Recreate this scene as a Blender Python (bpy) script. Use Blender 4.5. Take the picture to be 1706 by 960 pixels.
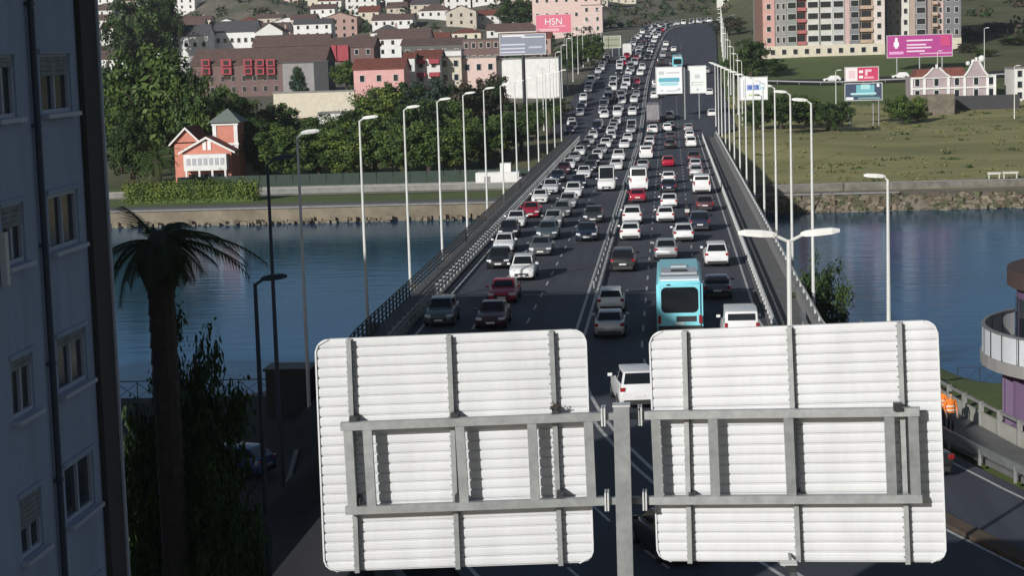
import bpy, bmesh, math, random
from mathutils import Vector, Matrix
random.seed(7)
for o in list(bpy.data.objects): bpy.data.objects.remove(o)
S = bpy.context.scene
COL = S.collection
# ------------------------------------------------------------------ camera
F = 3217.0; CAMZ = 16.0
yw = Vector(((1113-853)/F, (480-74)/F, -1)).normalized()
zw = Vector((-.0315, 1.0, .1237)); zw = (zw - yw*zw.dot(yw)).normalized()
xw = yw.cross(zw).normalized()
R3 = Matrix((xw, yw, zw))
cam = bpy.data.cameras.new('camera'); camo = bpy.data.objects.new('camera', cam); COL.objects.link(camo)
M4 = R3.to_4x4(); M4.translation = Vector((0, 0, CAMZ)); camo.matrix_world = M4
cam.sensor_width = 36; cam.lens = 36*F/1706; cam.clip_start = .5; cam.clip_end = 9000
S.camera = camo
# ------------------------------------------------------------------ light
W = bpy.data.worlds.new('World'); S.world = W; W.use_nodes = True
LDIR = Vector((.55, 1, -.42)).normalized()
nt = W.node_tree; sky = nt.nodes.new('ShaderNodeTexSky'); sky.sky_type = 'NISHITA'; sky.sun_disc = False
sky.sun_elevation = math.asin(-LDIR.z); sky.sun_rotation = math.atan2(-LDIR.x, -LDIR.y)
bg = nt.nodes['Background']; nt.links.new(sky.outputs[0], bg.inputs[0]); bg.inputs[1].default_value = .058
sl = bpy.data.lights.new('sun', 'SUN'); sl.energy = 5.0; sl.angle = math.radians(.5); sl.color = (1, .975, .94)
so = bpy.data.objects.new('sun', sl); COL.objects.link(so); so.rotation_euler = LDIR.to_track_quat('-Z', 'Y').to_euler()
S.view_settings.view_transform = 'Standard'; S.view_settings.look = 'None'; S.view_settings.exposure = -.28; S.view_settings.gamma = 1
try: S.view_settings.use_curve_mapping = False
except Exception: pass
# ------------------------------------------------------------------ pixel helpers (direction only; depth from ground or usual size)
def ray(px, py): return R3 @ Vector(((px-853)/F, (480-py)/F, -1))
def onz(px, py, z=0.0):
    r = ray(px, py); t = (z-CAMZ)/r.z; return Vector((r.x*t, r.y*t, z))
def aty(px, py, Y):
    r = ray(px, py); t = Y/r.y; return Vector((r.x*t, Y, CAMZ+r.z*t))
# ------------------------------------------------------------------ materials
MATS = {}
def mat(key, col, rough=.7, metal=0, noise=0, scale=3.0, col2=None, bump=0, bscale=None, coat=0, spec=None, trans=0, emit=None, stretch=None):
    if key in MATS: return MATS[key]
    m = bpy.data.materials.new(key); m.use_nodes = True; n = m.node_tree; b = n.nodes['Principled BSDF']
    b.inputs['Base Color'].default_value = (*col, 1); b.inputs['Roughness'].default_value = rough; b.inputs['Metallic'].default_value = metal
    if coat: b.inputs['Coat Weight'].default_value = coat; b.inputs['Coat Roughness'].default_value = .08
    if spec is not None: b.inputs['Specular IOR Level'].default_value = spec
    if noise or bump:
        tc = n.nodes.new('ShaderNodeTexCoord'); mp = n.nodes.new('ShaderNodeMapping')
        geo = n.nodes.new('ShaderNodeNewGeometry')
        n.links.new(geo.outputs['Position'], mp.inputs['Vector'])
        if stretch: mp.inputs['Scale'].default_value = stretch
        tx = n.nodes.new('ShaderNodeTexNoise'); tx.inputs['Scale'].default_value = scale; tx.inputs['Detail'].default_value = 6; tx.inputs['Roughness'].default_value = .65
        n.links.new(mp.outputs[0], tx.inputs['Vector'])
        if noise:
            rp = n.nodes.new('ShaderNodeValToRGB'); rp.color_ramp.elements[0].position = .32; rp.color_ramp.elements[1].position = .68
            c2 = col2 or tuple(max(0, c*(1-noise)) for c in col)
            rp.color_ramp.elements[0].color = (*c2, 1); rp.color_ramp.elements[1].color = (*col, 1)
            n.links.new(tx.outputs['Fac'], rp.inputs[0]); n.links.new(rp.outputs[0], b.inputs['Base Color'])
        if bump:
            t2 = tx
            if bscale:
                t2 = n.nodes.new('ShaderNodeTexNoise'); t2.inputs['Scale'].default_value = bscale; t2.inputs['Detail'].default_value = 4
                n.links.new(mp.outputs[0], t2.inputs['Vector'])
            bp = n.nodes.new('ShaderNodeBump'); bp.inputs['Strength'].default_value = bump; bp.inputs['Distance'].default_value = .1
            n.links.new(t2.outputs['Fac'], bp.inputs['Height']); n.links.new(bp.outputs[0], b.inputs['Normal'])
    MATS[key] = m; return m
def plain(col, rough=.75):
    return mat('wall_%02d_%02d_%02d' % tuple(int(c*99) for c in col), col, rough, noise=.18, scale=.9)
asphalt = mat('asphalt', (.044, .049, .064), .8, noise=.35, scale=.7, bump=.15, bscale=25)
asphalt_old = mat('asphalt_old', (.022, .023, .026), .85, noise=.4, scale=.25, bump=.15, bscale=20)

def road_wear(m, a, b, c):
    n = m.node_tree; bs = n.nodes['Principled BSDF']; geo = n.nodes.new('ShaderNodeNewGeometry')
    def nz(scale, st, lo, hi):
        mp = n.nodes.new('ShaderNodeMapping'); mp.inputs['Scale'].default_value = st; n.links.new(geo.outputs['Position'], mp.inputs['Vector'])
        t = n.nodes.new('ShaderNodeTexNoise'); t.inputs['Scale'].default_value = scale; t.inputs['Detail'].default_value = 5; n.links.new(mp.outputs[0], t.inputs['Vector'])
        r = n.nodes.new('ShaderNodeMapRange'); r.inputs['From Min'].default_value = lo; r.inputs['From Max'].default_value = hi; n.links.new(t.outputs['Fac'], r.inputs['Value']); return r.outputs[0]
    f1 = nz(1.1, (1, .012, 1), .35, .68); f2 = nz(.16, (1, .6, 1), .48, .60)
    m1 = n.nodes.new('ShaderNodeMixRGB'); m1.inputs[1].default_value = (*a, 1); m1.inputs[2].default_value = (*b, 1); n.links.new(f1, m1.inputs[0])
    m2 = n.nodes.new('ShaderNodeMixRGB'); m2.inputs[2].default_value = (*c, 1); n.links.new(m1.outputs[0], m2.inputs[1]); n.links.new(f2, m2.inputs[0]); n.links.new(m2.outputs[0], bs.inputs['Base Color'])
road_wear(asphalt, (.043, .049, .066), (.068, .076, .097), (.052, .056, .070))
marking = mat('road_paint', (.62, .62, .60), .7, noise=.45, scale=2.2)
concrete = mat('concrete', (.26, .26, .25), .85, noise=.3, scale=1.2, bump=.1)
concrete_d = mat('concrete_dark', (.14, .14, .14), .85, noise=.3, scale=.8)
paving = mat('paving', (.155, .155, .15), .85, noise=.25, scale=1.0)
galv = mat('galvanised', (.36, .38, .38), .5, metal=.55, noise=.3, scale=4)
galv_l = mat('galvanised_pale', (.62, .63, .62), .5, metal=.2, noise=.12, scale=5)
alu = mat('aluminium_slat', (.66, .675, .69), .55, metal=0.0, noise=.13, scale=.9, stretch=(2.2, 1, .5))
alu_back = mat('aluminium_joint', (.42, .42, .41), .6, metal=.1)
lamp_pole = mat('lamp_pole', (.70, .71, .68), .5, metal=0, noise=.15, scale=2)
lamp_head = mat('lamp_head', (.78, .78, .74), .45)
dark_metal = mat('dark_metal', (.035, .037, .042), .5, metal=.3)
dark_steel = mat('dark_blue_steel_and_shade', (.03, .045, .07), .55)  # steel of rails and drainpipe; stands for shade on the two near-left lamps
black = mat('black_rubber', (.012, .012, .013), .8)
rimm = mat('wheel_rim', (.42, .42, .43), .35, metal=.8)
glass = mat('car_glass', (.012, .015, .018), .06, spec=.6)
wglass = mat('window_glass', (.02, .026, .032), .08, spec=.5)
headl = mat('headlight_lens', (.75, .76, .78), .12, spec=.6)
taill = mat('taillight_lens', (.30, .012, .014), .2)
platem = mat('number_plate', (.72, .72, .70), .5)
trim = mat('bumper_trim', (.03, .03, .032), .6)
bark = mat('bark', (.075, .055, .04), .9, noise=.4, scale=3)
brick_brown = mat('brick_brown', (.19, .125, .115), .85, noise=.3, scale=1.5)
tile_red = mat('tile_red', (.22, .075, .055), .85, noise=.4, scale=1.2, bump=.2, bscale=6)
tile_brown = mat('tile_brown', (.16, .105, .09), .85, noise=.4, scale=1.0, bump=.2, bscale=6)
slate = mat('slate_roof', (.10, .10, .105), .8, noise=.3, scale=1.2)
stone = mat('rubble_stone', (.22, .19, .145), .9, noise=.55, scale=.6, bump=.4, bscale=2)
sand = mat('shore_stone', (.25, .21, .15), .9, noise=.45, scale=.35, bump=.4, bscale=2)
WHITE = (.74, .74, .71)
# leaves
def leafmat(key, a, b): 
    m = mat(key, a, .6, noise=.5, scale=.35, col2=b, spec=.25); return m
LEAF = [leafmat('leaf_dark', (.038, .070, .019), (.019, .038, .012)), leafmat('leaf_mid', (.066, .115, .026), (.032, .06, .016)),
        leafmat('leaf_light', (.10, .155, .033), (.052, .088, .02)), leafmat('leaf_blue', (.045, .085, .055), (.025, .05, .034)),
        leafmat('leaf_lime', (.15, .20, .035), (.09, .13, .025)), leafmat('leaf_brown', (.09, .07, .045), (.05, .045, .03))]
# ------------------------------------------------------------------ mesh helpers
class MB:
    def __init__(s): s.v = []; s.f = []; s.mi = []
    def add(s, vs, fs, m=0):
        o = len(s.v); s.v += [tuple(p) for p in vs]; s.f += [tuple(i+o for i in f) for f in fs]; s.mi += [m]*len(fs); return s
    def box(s, c, d, rz=0, m=0, rx=0):
        cx, cy, cz = c; a, b, h = d[0]/2, d[1]/2, d[2]/2
        vs = [Vector((x*a, y*b, z*h)) for z in (-1, 1) for y in (-1, 1) for x in (-1, 1)]
        if rx: vs = [Matrix.Rotation(rx, 3, 'X') @ v for v in vs]
        if rz: vs = [Matrix.Rotation(rz, 3, 'Z') @ v for v in vs]
        return s.add([(v.x+cx, v.y+cy, v.z+cz) for v in vs], [(0, 2, 3, 1), (4, 5, 7, 6), (0, 1, 5, 4), (1, 3, 7, 5), (3, 2, 6, 7), (2, 0, 4, 6)], m)
    def tube(s, p0, p1, r0, r1=None, n=6, m=0, caps=True):
        p0, p1 = Vector(p0), Vector(p1); r1 = r0 if r1 is None else r1; d = (p1-p0).normalized()
        u = d.orthogonal().normalized(); w = d.cross(u); vs = []
        for p, r in ((p0, r0), (p1, r1)):
            for k in range(n): a = 2*math.pi*k/n; vs.append(p+u*math.cos(a)*r+w*math.sin(a)*r)
        fs = [(k, (k+1) % n, n+(k+1) % n, n+k) for k in range(n)]
        if caps: fs += [tuple(range(n))[::-1], tuple(range(n, 2*n))]
        return s.add(vs, fs, m)
    def strip(s, pts_a, pts_b, m=0):
        n = len(pts_a); return s.add(list(pts_a)+list(pts_b), [(i, i+1, n+i+1, n+i) for i in range(n-1)], m)
    def prism(s, poly, y0, y1, m=0):           # polygon in XZ extruded along Y
        n = len(poly); vs = [(x, y0, z) for x, z in poly]+[(x, y1, z) for x, z in poly]
        return s.add(vs, [tuple(range(n)), tuple(range(n, 2*n))[::-1]]+[(i, n+i, n+(i+1) % n, (i+1) % n) for i in range(n)], m)
    def mesh(s, name, mats, smooth=False, fix=True):
        me = bpy.data.meshes.new(name); me.from_pydata(s.v, [], s.f)
        for m in (mats if isinstance(mats, (list, tuple)) else [mats]): me.materials.append(m)
        if any(s.mi): me.polygons.foreach_set('material_index', s.mi)
        if fix:
            bm = bmesh.new(); bm.from_mesh(me); bmesh.ops.recalc_face_normals(bm, faces=bm.faces); bm.to_mesh(me); bm.free()
        if smooth:
            me.shade_smooth(); me.set_sharp_from_angle(angle=math.radians(38))
        me.update(); return me
    def build(s, name, mats, parent=None, smooth=False, fix=True, **k): return link(name, s.mesh(name, mats, smooth, fix), parent, **k)
def link(name, me, parent=None, loc=None, rz=0, scale=None, omat=None, rot=None):
    o = bpy.data.objects.new(name, me); COL.objects.link(o)
    if parent is not None: o.parent = parent
    if loc is not None: o.location = loc
    if rot is not None: o.rotation_euler = rot
    elif rz: o.rotation_euler = (0, 0, rz)
    if scale is not None: o.scale = scale
    if omat is not None and me is not None:
        o.material_slots[0].link = 'OBJECT'; o.material_slots[0].material = omat
    return o
def thing(name, label, cat, loc=(0, 0, 0), rz=0, group=None, scale=None):
    o = bpy.data.objects.new(name, None); COL.objects.link(o); o.location = loc; o.rotation_euler = (0, 0, rz); o.empty_display_size = .2
    if scale: o.scale = scale
    return tag(o, label, cat, group)
def tag(o, label, cat, group=None):
    o['label'] = label; o['category'] = cat
    if group: o['group'] = group
    return o
def structure(o): o['kind'] = 'structure'; return o
def stuff(o): o['kind'] = 'stuff'; return o
ORD = ['first', 'second', 'third', 'fourth', 'fifth', 'sixth', 'seventh', 'eighth', 'ninth', 'tenth', 'eleventh', 'twelfth', 'thirteenth', 'fourteenth', 'fifteenth', 'sixteenth', 'seventeenth', 'eighteenth', 'nineteenth', 'twentieth']
def ordw(i):
    if i < 20: return ORD[i]
    t, u = divmod(i+1, 10); tens = {2: 'twent', 3: 'thirt', 4: 'fort', 5: 'fift', 6: 'sixt', 7: 'sevent', 8: 'eight', 9: 'ninet'}[t]
    return tens+'ieth' if u == 0 else tens+'y-'+ORD[u-1]
def lerp(tab, x):
    if x <= tab[0][0]: return tab[0][1]
    for (a, za), (b, zb) in zip(tab, tab[1:]):
        if x <= b: return za+(zb-za)*(x-a)/(b-a)
    return tab[-1][1]
def sstep(a, b, x):
    t = min(1, max(0, (x-a)/(b-a))); return t*t*(3-2*t)
# ------------------------------------------------------------------ terrain
WATER = -6.5
def shift(Y): return .0075*max(0, 105-Y)**2/2 if Y > 20 else .0075*85*85/2+.6375*(20-Y)
ROADZ = [(334, 0), (370, 1.3), (420, 4.4), (500, 10), (600, 16.5), (700, 22), (820, 25.5), (1000, 40), (1500, 85), (2600, 160)]
def road_z(Y): return lerp(ROADZ, Y)
LP = [(262, -4.45), (290, -4.2), (330, -3.4), (425, 5.5), (560, 10), (700, 17), (1000, 44), (1500, 105), (2200, 190), (3200, 260)]
RP = [(262, -4.45), (285, -3.6), (340, -1.4), (396, .2), (425, 2.0), (440, 3.4), (480, 8.8), (530, 12.0), (620, 20), (1000, 60), (1500, 120), (2200, 190), (3200, 260)]
def bump_h(x, y): return math.sin(x*.031+1.3)*math.cos(y*.027)+.5*math.sin(x*.083+y*.061)
def shore_far(x): return 258+ (3 if x < 0 else -4)*0 + max(0, -x-120)*.12
def terrain(x, y):
    x0 = x-shift(y)
    if y < 128:                                    # near side
        edge = 106 + 16*max(0, 1-abs(x+5)/22)
        lo = -3.0 if x0 < -10 else lerp([(80, -.1), (92, -.6), (104, -3)], y)
        wl = sstep(-18.4, -17.4, x0) if x0 < -5 else 1-sstep(12, 16, x0)
        z = lo*(1-wl) + (-.25)*wl
        if y > edge: z = z+( -12 - z)*sstep(edge, edge+5, y)
        return z
    sh = shore_far(x)
    if y < sh: return -12+ (7.55)*sstep(sh-7, sh-.5, y)*.0 if y < sh-.6 else -12
    t = sstep(-10, 20, x+5)
    z = lerp(LP, y)*(1-t)+lerp(RP, y)*t
    z += bump_h(x, y)*min(8, max(0, (y-560)/50))
    c = abs(x+4.5-6*sstep(420, 800, y))
    k = (1-sstep(20, 46, c))*sstep(296, 336, y)
    return z*(1-k)+(road_z(y)-.3)*k
def frange(a, b, s):
    r = []; x = a
    while x < b-1e-6: r.append(x); x += s
    return r
XS = frange(-1600, -320, 80)+frange(-320, -120, 10)+frange(-120, 100, 2.5)+frange(100, 240, 8)+frange(240, 1600, 80)+[1600]
YS = frange(-120, 20, 10)+frange(20, 130, 2)+frange(130, 250, 20)+frange(250, 345, 1.5)+frange(345, 640, 6)+frange(640, 1200, 20)+frange(1200, 3300, 100)+[3300]
gm = MB()
for y in YS:
    for x in XS: gm.v.append((x, y, terrain(x, y)))
nx = len(XS)
G_FIELD, G_LAWN, G_SCRUB, G_DIRT, G_SHORE, G_STREET = range(6)
for j in range(len(YS)-1):
    for i in range(nx-1):
        x = (XS[i]+XS[i+1])/2; y = (YS[j]+YS[j+1])/2
        gm.f.append((j*nx+i, j*nx+i+1, (j+1)*nx+i+1, (j+1)*nx+i))
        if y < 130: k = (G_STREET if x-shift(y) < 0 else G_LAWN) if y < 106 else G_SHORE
        elif y < 264: k = G_SHORE
        elif x > 6: k = G_FIELD if y < 425 else (G_LAWN if y < 560 and x < 75 else G_SCRUB)
        else: k = G_LAWN if y < 300 else (G_SCRUB if y < 420 or y > 1100 else G_DIRT)
        gm.mi.append(k)
field = mat('field_grass', (.35, .32, .13), .95, noise=1, scale=.055, col2=(.15, .16, .055), bump=.8, bscale=.8, stretch=(.35, 1, 1))
lawn = mat('lawn_grass', (.11, .15, .036), .95, noise=1, scale=.2, col2=(.075, .11, .028), bump=.5, bscale=2)
scrub = mat('scrub', (.13, .125, .055), .95, noise=1, scale=.06, col2=(.055, .075, .028), bump=.9, bscale=.5)
dirt = mat('town_ground', (.19, .165, .13), .95, noise=1, scale=.08, col2=(.07, .085, .045))
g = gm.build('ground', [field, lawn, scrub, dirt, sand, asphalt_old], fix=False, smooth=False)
for p in g.data.polygons: p.use_smooth = True
structure(g)
# ------------------------------------------------------------------ water
wm = mat('water', (.016, .075, .165), .2, spec=.14, noise=.45, bump=.36, scale=.03, bscale=.42, stretch=(.5, 1.6, 1))
wb = MB().add([(-1600, 60, WATER), (1600, 60, WATER), (1600, 300, WATER), (-1600, 300, WATER)], [(0, 1, 2, 3)])

n_ = wm.node_tree; pb_ = n_.nodes['Principled BSDF']; pb_.inputs['Specular IOR Level'].default_value = 0
gl = n_.nodes.new('ShaderNodeBsdfGlossy'); gl.inputs['Color'].default_value = (.58, .76, 1, 1); gl.inputs['Roughness'].default_value = .10
fr = n_.nodes.new('ShaderNodeFresnel'); fr.inputs['IOR'].default_value = 1.33; mx_ = n_.nodes.new('ShaderNodeMixShader')
for l in list(n_.links):
    if l.to_node == pb_ and l.to_socket.name == 'Normal': n_.links.new(l.from_socket, gl.inputs['Normal']); n_.links.new(l.from_socket, fr.inputs['Normal'])
out_ = n_.nodes['Material Output']; n_.links.new(fr.outputs[0], mx_.inputs[0]); n_.links.new(pb_.outputs[0], mx_.inputs[1]); n_.links.new(gl.outputs[0], mx_.inputs[2]); n_.links.new(mx_.outputs[0], out_.inputs['Surface'])
structure(wb.build('water', wm, fix=False))
# ------------------------------------------------------------------ road
def far_x(Y): return 6*sstep(420, 800, Y)+55*sstep(620, 900, Y)**2
def rx(x0, Y): return x0+shift(Y)+(far_x(Y) if Y > 420 else 0)
def ribbon(name, xa, xb, y0, y1, dz, m, parent=None, step=3, thick=0, side=None):
    mb = MB(); ys = frange(y0, y1, step)+[y1]
    fa = xa if callable(xa) else (lambda Y: xa); fb = xb if callable(xb) else (lambda Y: xb)
    a = [(rx(fa(Y), Y), Y, road_z(Y)+dz) for Y in ys]; b = [(rx(fb(Y), Y), Y, road_z(Y)+dz) for Y in ys]
    mb.strip(a, b)
    if thick:
        a2 = [(x, y, z-thick) for x, y, z in a]; b2 = [(x, y, z-thick) for x, y, z in b]
        mb.strip(a2, a); mb.strip(b, b2); mb.strip(b2, a2)
        mb.add([a[0], b[0], b2[0], a2[0]], [(0, 1, 2, 3)]); mb.add([a[-1], b[-1], b2[-1], a2[-1]], [(0, 1, 2, 3)])
    return mb.build(name, m, parent)
def left_edge(Y): return -15.2 if Y < 300 else lerp([(330, -15.2), (350, -22.0), (560, -20), (640, -14.5)], Y)
def right_edge(Y): return lerp([(80, 7.0), (112, 5.3)], Y) if Y < 300 else lerp([(330, 5.3), (350, 12), (900, 12)], Y)
road = structure(ribbon('road', left_edge, right_edge, 8, 1400, 0, asphalt))
E1, ML, MR, E2 = -14.7, -5.55, -5.0, 4.85
def line(x0, y0, y1, w=.13, name='edge_line'):
    return ribbon(name, lambda Y: (x0(Y) if callable(x0) else x0)-w/2, lambda Y: (x0(Y) if callable(x0) else x0)+w/2, y0, y1, .008, marking, road, step=4)
line(E1, 40, 345, .16)
line(ML, 40, 900, .17); line(MR, 40, 900, .17)
line(lambda Y: lerp([(76, 6.4), (112, E2)], Y), 40, 340, .14)
line(2.9, 30, 74, .14); line(1.9, 30, 74, .14)
for k, x0 in enumerate((-11.65, -8.6, -1.75, 1.5)):
    mb = MB(); y = 50+k*2.0
    while y < 620:
        if not (x0 > 1 and y < 76):
            vs = []
            for Y in (y, y+2.2): vs += [(rx(x0-.06, Y), Y, road_z(Y)+.009), (rx(x0+.06, Y), Y, road_z(Y)+.009)]
            mb.add(vs, [(0, 1, 3, 2)])
        y += 6.0
    stuff(mb.build('lane_dash', marking, road))
mb = MB(); mb.box((-4.9, 125, .004), (20.4, .28, .016)); mb.build('expansion_joint', concrete, road)
# near traffic island between slip road and main road
isl = structure(ribbon('traffic_island', 2.05, 2.75, 30, 73, .13, mat('island_soil', (.12, .085, .06), .95, noise=.5, scale=1.5), thick=.14))
# median barrier beyond bridge and on it: low steel rail
def rail_run(name, label, cat, x0, y0, y1, hgts, m, post_step, post_h, r=.05, postm=None, cap=False, thick=None, base=0):
    t = thing(name, label, cat, (rx(x0, y0), y0, road_z(y0)+base)); ox, oy, oz = t.location
    for h in hgts:
        mb = MB(); ys = frange(y0, y1, 5)+[y1]
        for a, b in zip(ys, ys[1:]):
            pa = Vector((rx(x0, a)-ox, a-oy, road_z(a)+base+h-oz)); pb = Vector((rx(x0, b)-ox, b-oy, road_z(b)+base+h-oz))
            if thick: 
                w, hh = thick; mb.add([pa+Vector((-w, 0, -hh)), pa+Vector((w, 0, -hh)), pa+Vector((w, 0, hh)), pa+Vector((-w, 0, hh)), pb+Vector((-w, 0, -hh)), pb+Vector((w, 0, -hh)), pb+Vector((w, 0, hh)), pb+Vector((-w, 0, hh))],
                      [(0, 1, 5, 4), (1, 2, 6, 5), (2, 3, 7, 6), (3, 0, 4, 7)])
            else: mb.tube(pa, pb, r, n=5, caps=False)
        mb.build('rail', m, t)
    mb = MB(); y = y0
    while y <= y1:
        mb.box((rx(x0, y)-ox, y-oy, road_z(y)+base+post_h/2-oz), (.1, .1, post_h))
        if cap: mb.box((rx(x0, y)-ox, y-oy, road_z(y)+base+post_h+.04-oz), (.2, .2, .1))
        y += post_step
    stuff(mb.build('post', postm or m, t)); return t
# ------------------------------------------------------------------ bridge
br = thing('bridge', 'long grey concrete road bridge crossing the blue river', 'bridge', (-4.9, 125, -1.2))
mb = MB(); mb.box((0, 104, -.02), (26.2, 209, 1.1)); mb.build('deck', concrete_d, br)
for k in range(6):
    mb = MB(); mb.box((0, 18+k*36, -5.5), (20, 1.6, 9.8)); mb.build('pier', concrete_d, br)
mb = MB(); mb.box((0, -10, -5.55), (26, 19.6, 10)); mb.build('abutment', concrete_d, br)
mb = MB(); mb.box((0, 206, -3.1), (26, 5.5, 5.0)); mb.build('abutment', concrete_d, br)
def pave(name, xa, xb, y0, y1, m, dz=.15): return structure(ribbon(name, xa, xb, y0, y1, dz, m, thick=.2, step=10))
pave('pavement', -17.3, -15.22, 97, 333, concrete_d); pave('pavement', 5.32, 7.55, 97, 333, paving)
rail_run('guard_rail', 'dark steel guard rail with pale post caps beside the outermost oncoming lane', 'guard rail', -15.45, 97, 332, (.32, .62), galv, 2.0, .68, thick=(.03, .07), cap=True, base=.15)
rail_run('bridge_railing', 'dark metal pedestrian railing along the left edge of the bridge', 'railing', -17.15, 97, 336, (.35, .62, .9, 1.1), dark_metal, 1.5, 1.1, r=.045, base=.15)
rail_run('guard_rail', 'grey steel guard rail between right-hand lanes and wide grey walkway', 'guard rail', 5.5, 97, 332, (.35, .65), galv_l, 2.0, .7, thick=(.03, .08), base=.15)
rail_run('median_barrier', 'low steel barrier between the two white median lines', 'barrier', -5.28, 128, 860, (.5,), galv, 4.0, .5, thick=(.04, .1))
pw = thing('parapet_wall', 'pale grey concrete parapet along the right edge of the bridge', 'parapet', (7.8, 112, .1))
k = 0; y = -15
while y < 220:
    mb = MB(); mb.box((0, 0, .42), (.5, 4.94, .84)); 
    if k == 0: pm = mb.mesh('parapet_block', concrete)
    link('parapet_block', pm, pw, (0, y+2.5, 0)); y += 5; k += 1
rail_run('parapet_rail', 'thin metal handrail on top of the right concrete parapet', 'handrail', 7.8, 98, 331, (.28,), galv_l, 3.0, .26, r=.04, base=.95)
# ------------------------------------------------------------------ sign gantry seen from behind
def gy(px): return 35.3 if px < 1040 else 35.5-(px-1040)/540*1.2
post_b = aty(1044, 960, 34.75); GX, GY = post_b.x-.02, 34.75
gan = thing('sign_gantry', 'galvanised steel gantry post carrying two large road signs seen from behind', 'sign gantry', (GX, GY, 0))
GO = Vector((GX, GY, 0))
def gp(px, py, off=0): return aty(px, py, gy(px)-off)-GO
mb = MB(); pt = aty(1036, 676, GY)-GO
mb.box((0, 0, pt.z/2), (.29, .29, pt.z)); mb.box((0, 0, .03), (.6, .6, .06)); mb.build('post', galv, gan)
mb = MB(); mb.box((0, 0, pt.z+.015), (.32, .32, .03)); mb.build('post_cap', galv_l, gan)
def make_panel(corners, nsl, ribs, lab):
    TL, TR, BL, BR = [gp(*c) for c in corners]
    nrm = (TR-TL).cross(BL-TL).normalized()
    if nrm.y > 0: nrm = -nrm
    Wd = ((TR-TL).length+(BR-BL).length)/2; Hh = ((TL-BL).length+(TR-BR).length)/2; r = .26
    def P(x, w, n):
        u = x/Wd+.5; v = w/Hh
        return BL.lerp(BR, u).lerp(TL.lerp(TR, u), v)+nrm*n
    def hw(w):
        d = min(w, Hh-w); 
        return Wd/2 if d >= r else Wd/2-(r-math.sqrt(max(0, r*r-(r-d)**2)))
    panel_mb = MB(); rows = [i*Hh/40 for i in range(41)]
    a = [P(-hw(w)+.01, w, -.02) for w in rows]; b = [P(hw(w)-.01, w, -.02) for w in rows]; a2 = [P(-hw(w)+.01, w, -.05) for w in rows]; b2 = [P(hw(w)-.01, w, -.05) for w in rows]
    panel_mb.strip(a, b); panel_mb.strip(a2, b2); panel_mb.strip(a, a2); panel_mb.strip(b, b2)
    pan = panel_mb.build('sign_panel', alu_back, gan); pan['label'] = lab
    p = Hh/nsl; prof = [(0, -.016), (.05, -.016), (.17, .010), (.42, .018), (.84, .019), (.95, .010), (.985, -.016)]
    for k in range(nsl):
        ends = k in (0, 1, nsl-1, nsl-2); pr = prof
        if ends:
            pr = []
            for (f0, n0), (f1, n1) in zip(prof, prof[1:]):
                for q in range(4): pr.append((f0+(f1-f0)*q/4, n0+(n1-n0)*q/4))
            pr.append(prof[-1])
        m = MB(); A = []; B = []
        for f, n in pr:
            w = (k+f)*p; h = hw(min(Hh-.001, max(.001, w))); A.append(P(-h, w, n)); B.append(P(h, w, n))
        m.strip(A, B); m.build('slat', alu, pan)
    for x in (-1, 1):          # folded edge strip
        m = MB(); A = [P(x*hw(w), w, .045) for w in rows]; B = [P(x*(hw(w)-.03), w, .045) for w in rows]; C = [P(x*hw(w), w, -.05) for w in rows]
        m.strip(A, B); m.strip(C, A); m.build('edge_strip', alu, pan)
    for px0, px1 in ribs:
        m = MB(); t0, t1 = gp(px0, corners[0][1]-2, .0), gp(px1, corners[2][1], .0)
        u0 = (t0-TL).length/Wd; u1 = (t1-BL).length/Wd
        for side in (0,):
            a0 = TL.lerp(TR, u0); b0 = BL.lerp(BR, u1); e = (TR-TL).normalized()
            for (o0, o1, n0, n1) in ((-.045, .045, .05, .065), (-.008, .008, .065, .15), (-.045, .045, .15, .165)):
                vs = [q+e*o+nrm*n for q in (a0, b0) for o in (o0, o1) for n in (n0, n1)]
                m.add(vs, [(0, 1, 3, 2), (4, 6, 7, 5), (0, 4, 5, 1), (2, 3, 7, 6), (0, 2, 6, 4), (1, 5, 7, 3)])
        m.build('rib', galv, pan)
        m = MB()
        for k in range(nsl):
            f = (k+.6)/nsl; c = b0.lerp(a0, f)
            for o in (-.07, .07): m.box(c+e*o+nrm*.048, (.024, .02, .024))
        stuff(m.build('bolt', galv, pan))
    return nrm
make_panel([(524, 566), (977, 548), (540, 954), (990, 938)], 24, [(583, 597), (750, 764), (921, 934)], 'left of the two pale ribbed sign panels')
make_panel([(1081, 552), (1563, 533), (1095, 936), (1578, 938)], 24, [(1143, 1152), (1319, 1331), (1503, 1511)], 'right of the two pale ribbed sign panels')
def bar(p, q, sx, sz, name, m=galv):
    mb = MB(); d = (q-p); L = d.length; u = d.normalized(); v = Vector((0, -1, 0)); v = (v-u*v.dot(u)).normalized(); w = u.cross(v)
    vs = [c+v*a*sx/2+w*b*sz/2 for c in (p, q) for a in (-1, 1) for b in (-1, 1)]
    mb.add(vs, [(0, 1, 3, 2), (4, 6, 7, 5), (0, 4, 5, 1), (2, 3, 7, 6), (0, 2, 6, 4), (1, 5, 7, 3)]); return mb.build(name, m, gan)
OFF = .38
for (p, q) in (((568, 711), (1000, 694)), ((576, 851), (1006, 835)), ((1064, 692), (1532, 686)), ((1074, 834), (1537, 831))):
    bar(gp(*p, OFF), gp(*q, OFF), .14, .15, 'beam')
for (p, q) in (((1000, 694), (1030, 693)), ((1006, 835), (1036, 834)), ((1041, 693), (1064, 692)), ((1046, 834), (1074, 834))):
    bar(gp(*p, OFF), gp(*q, OFF), .13, .13, 'arm_stub')
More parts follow.
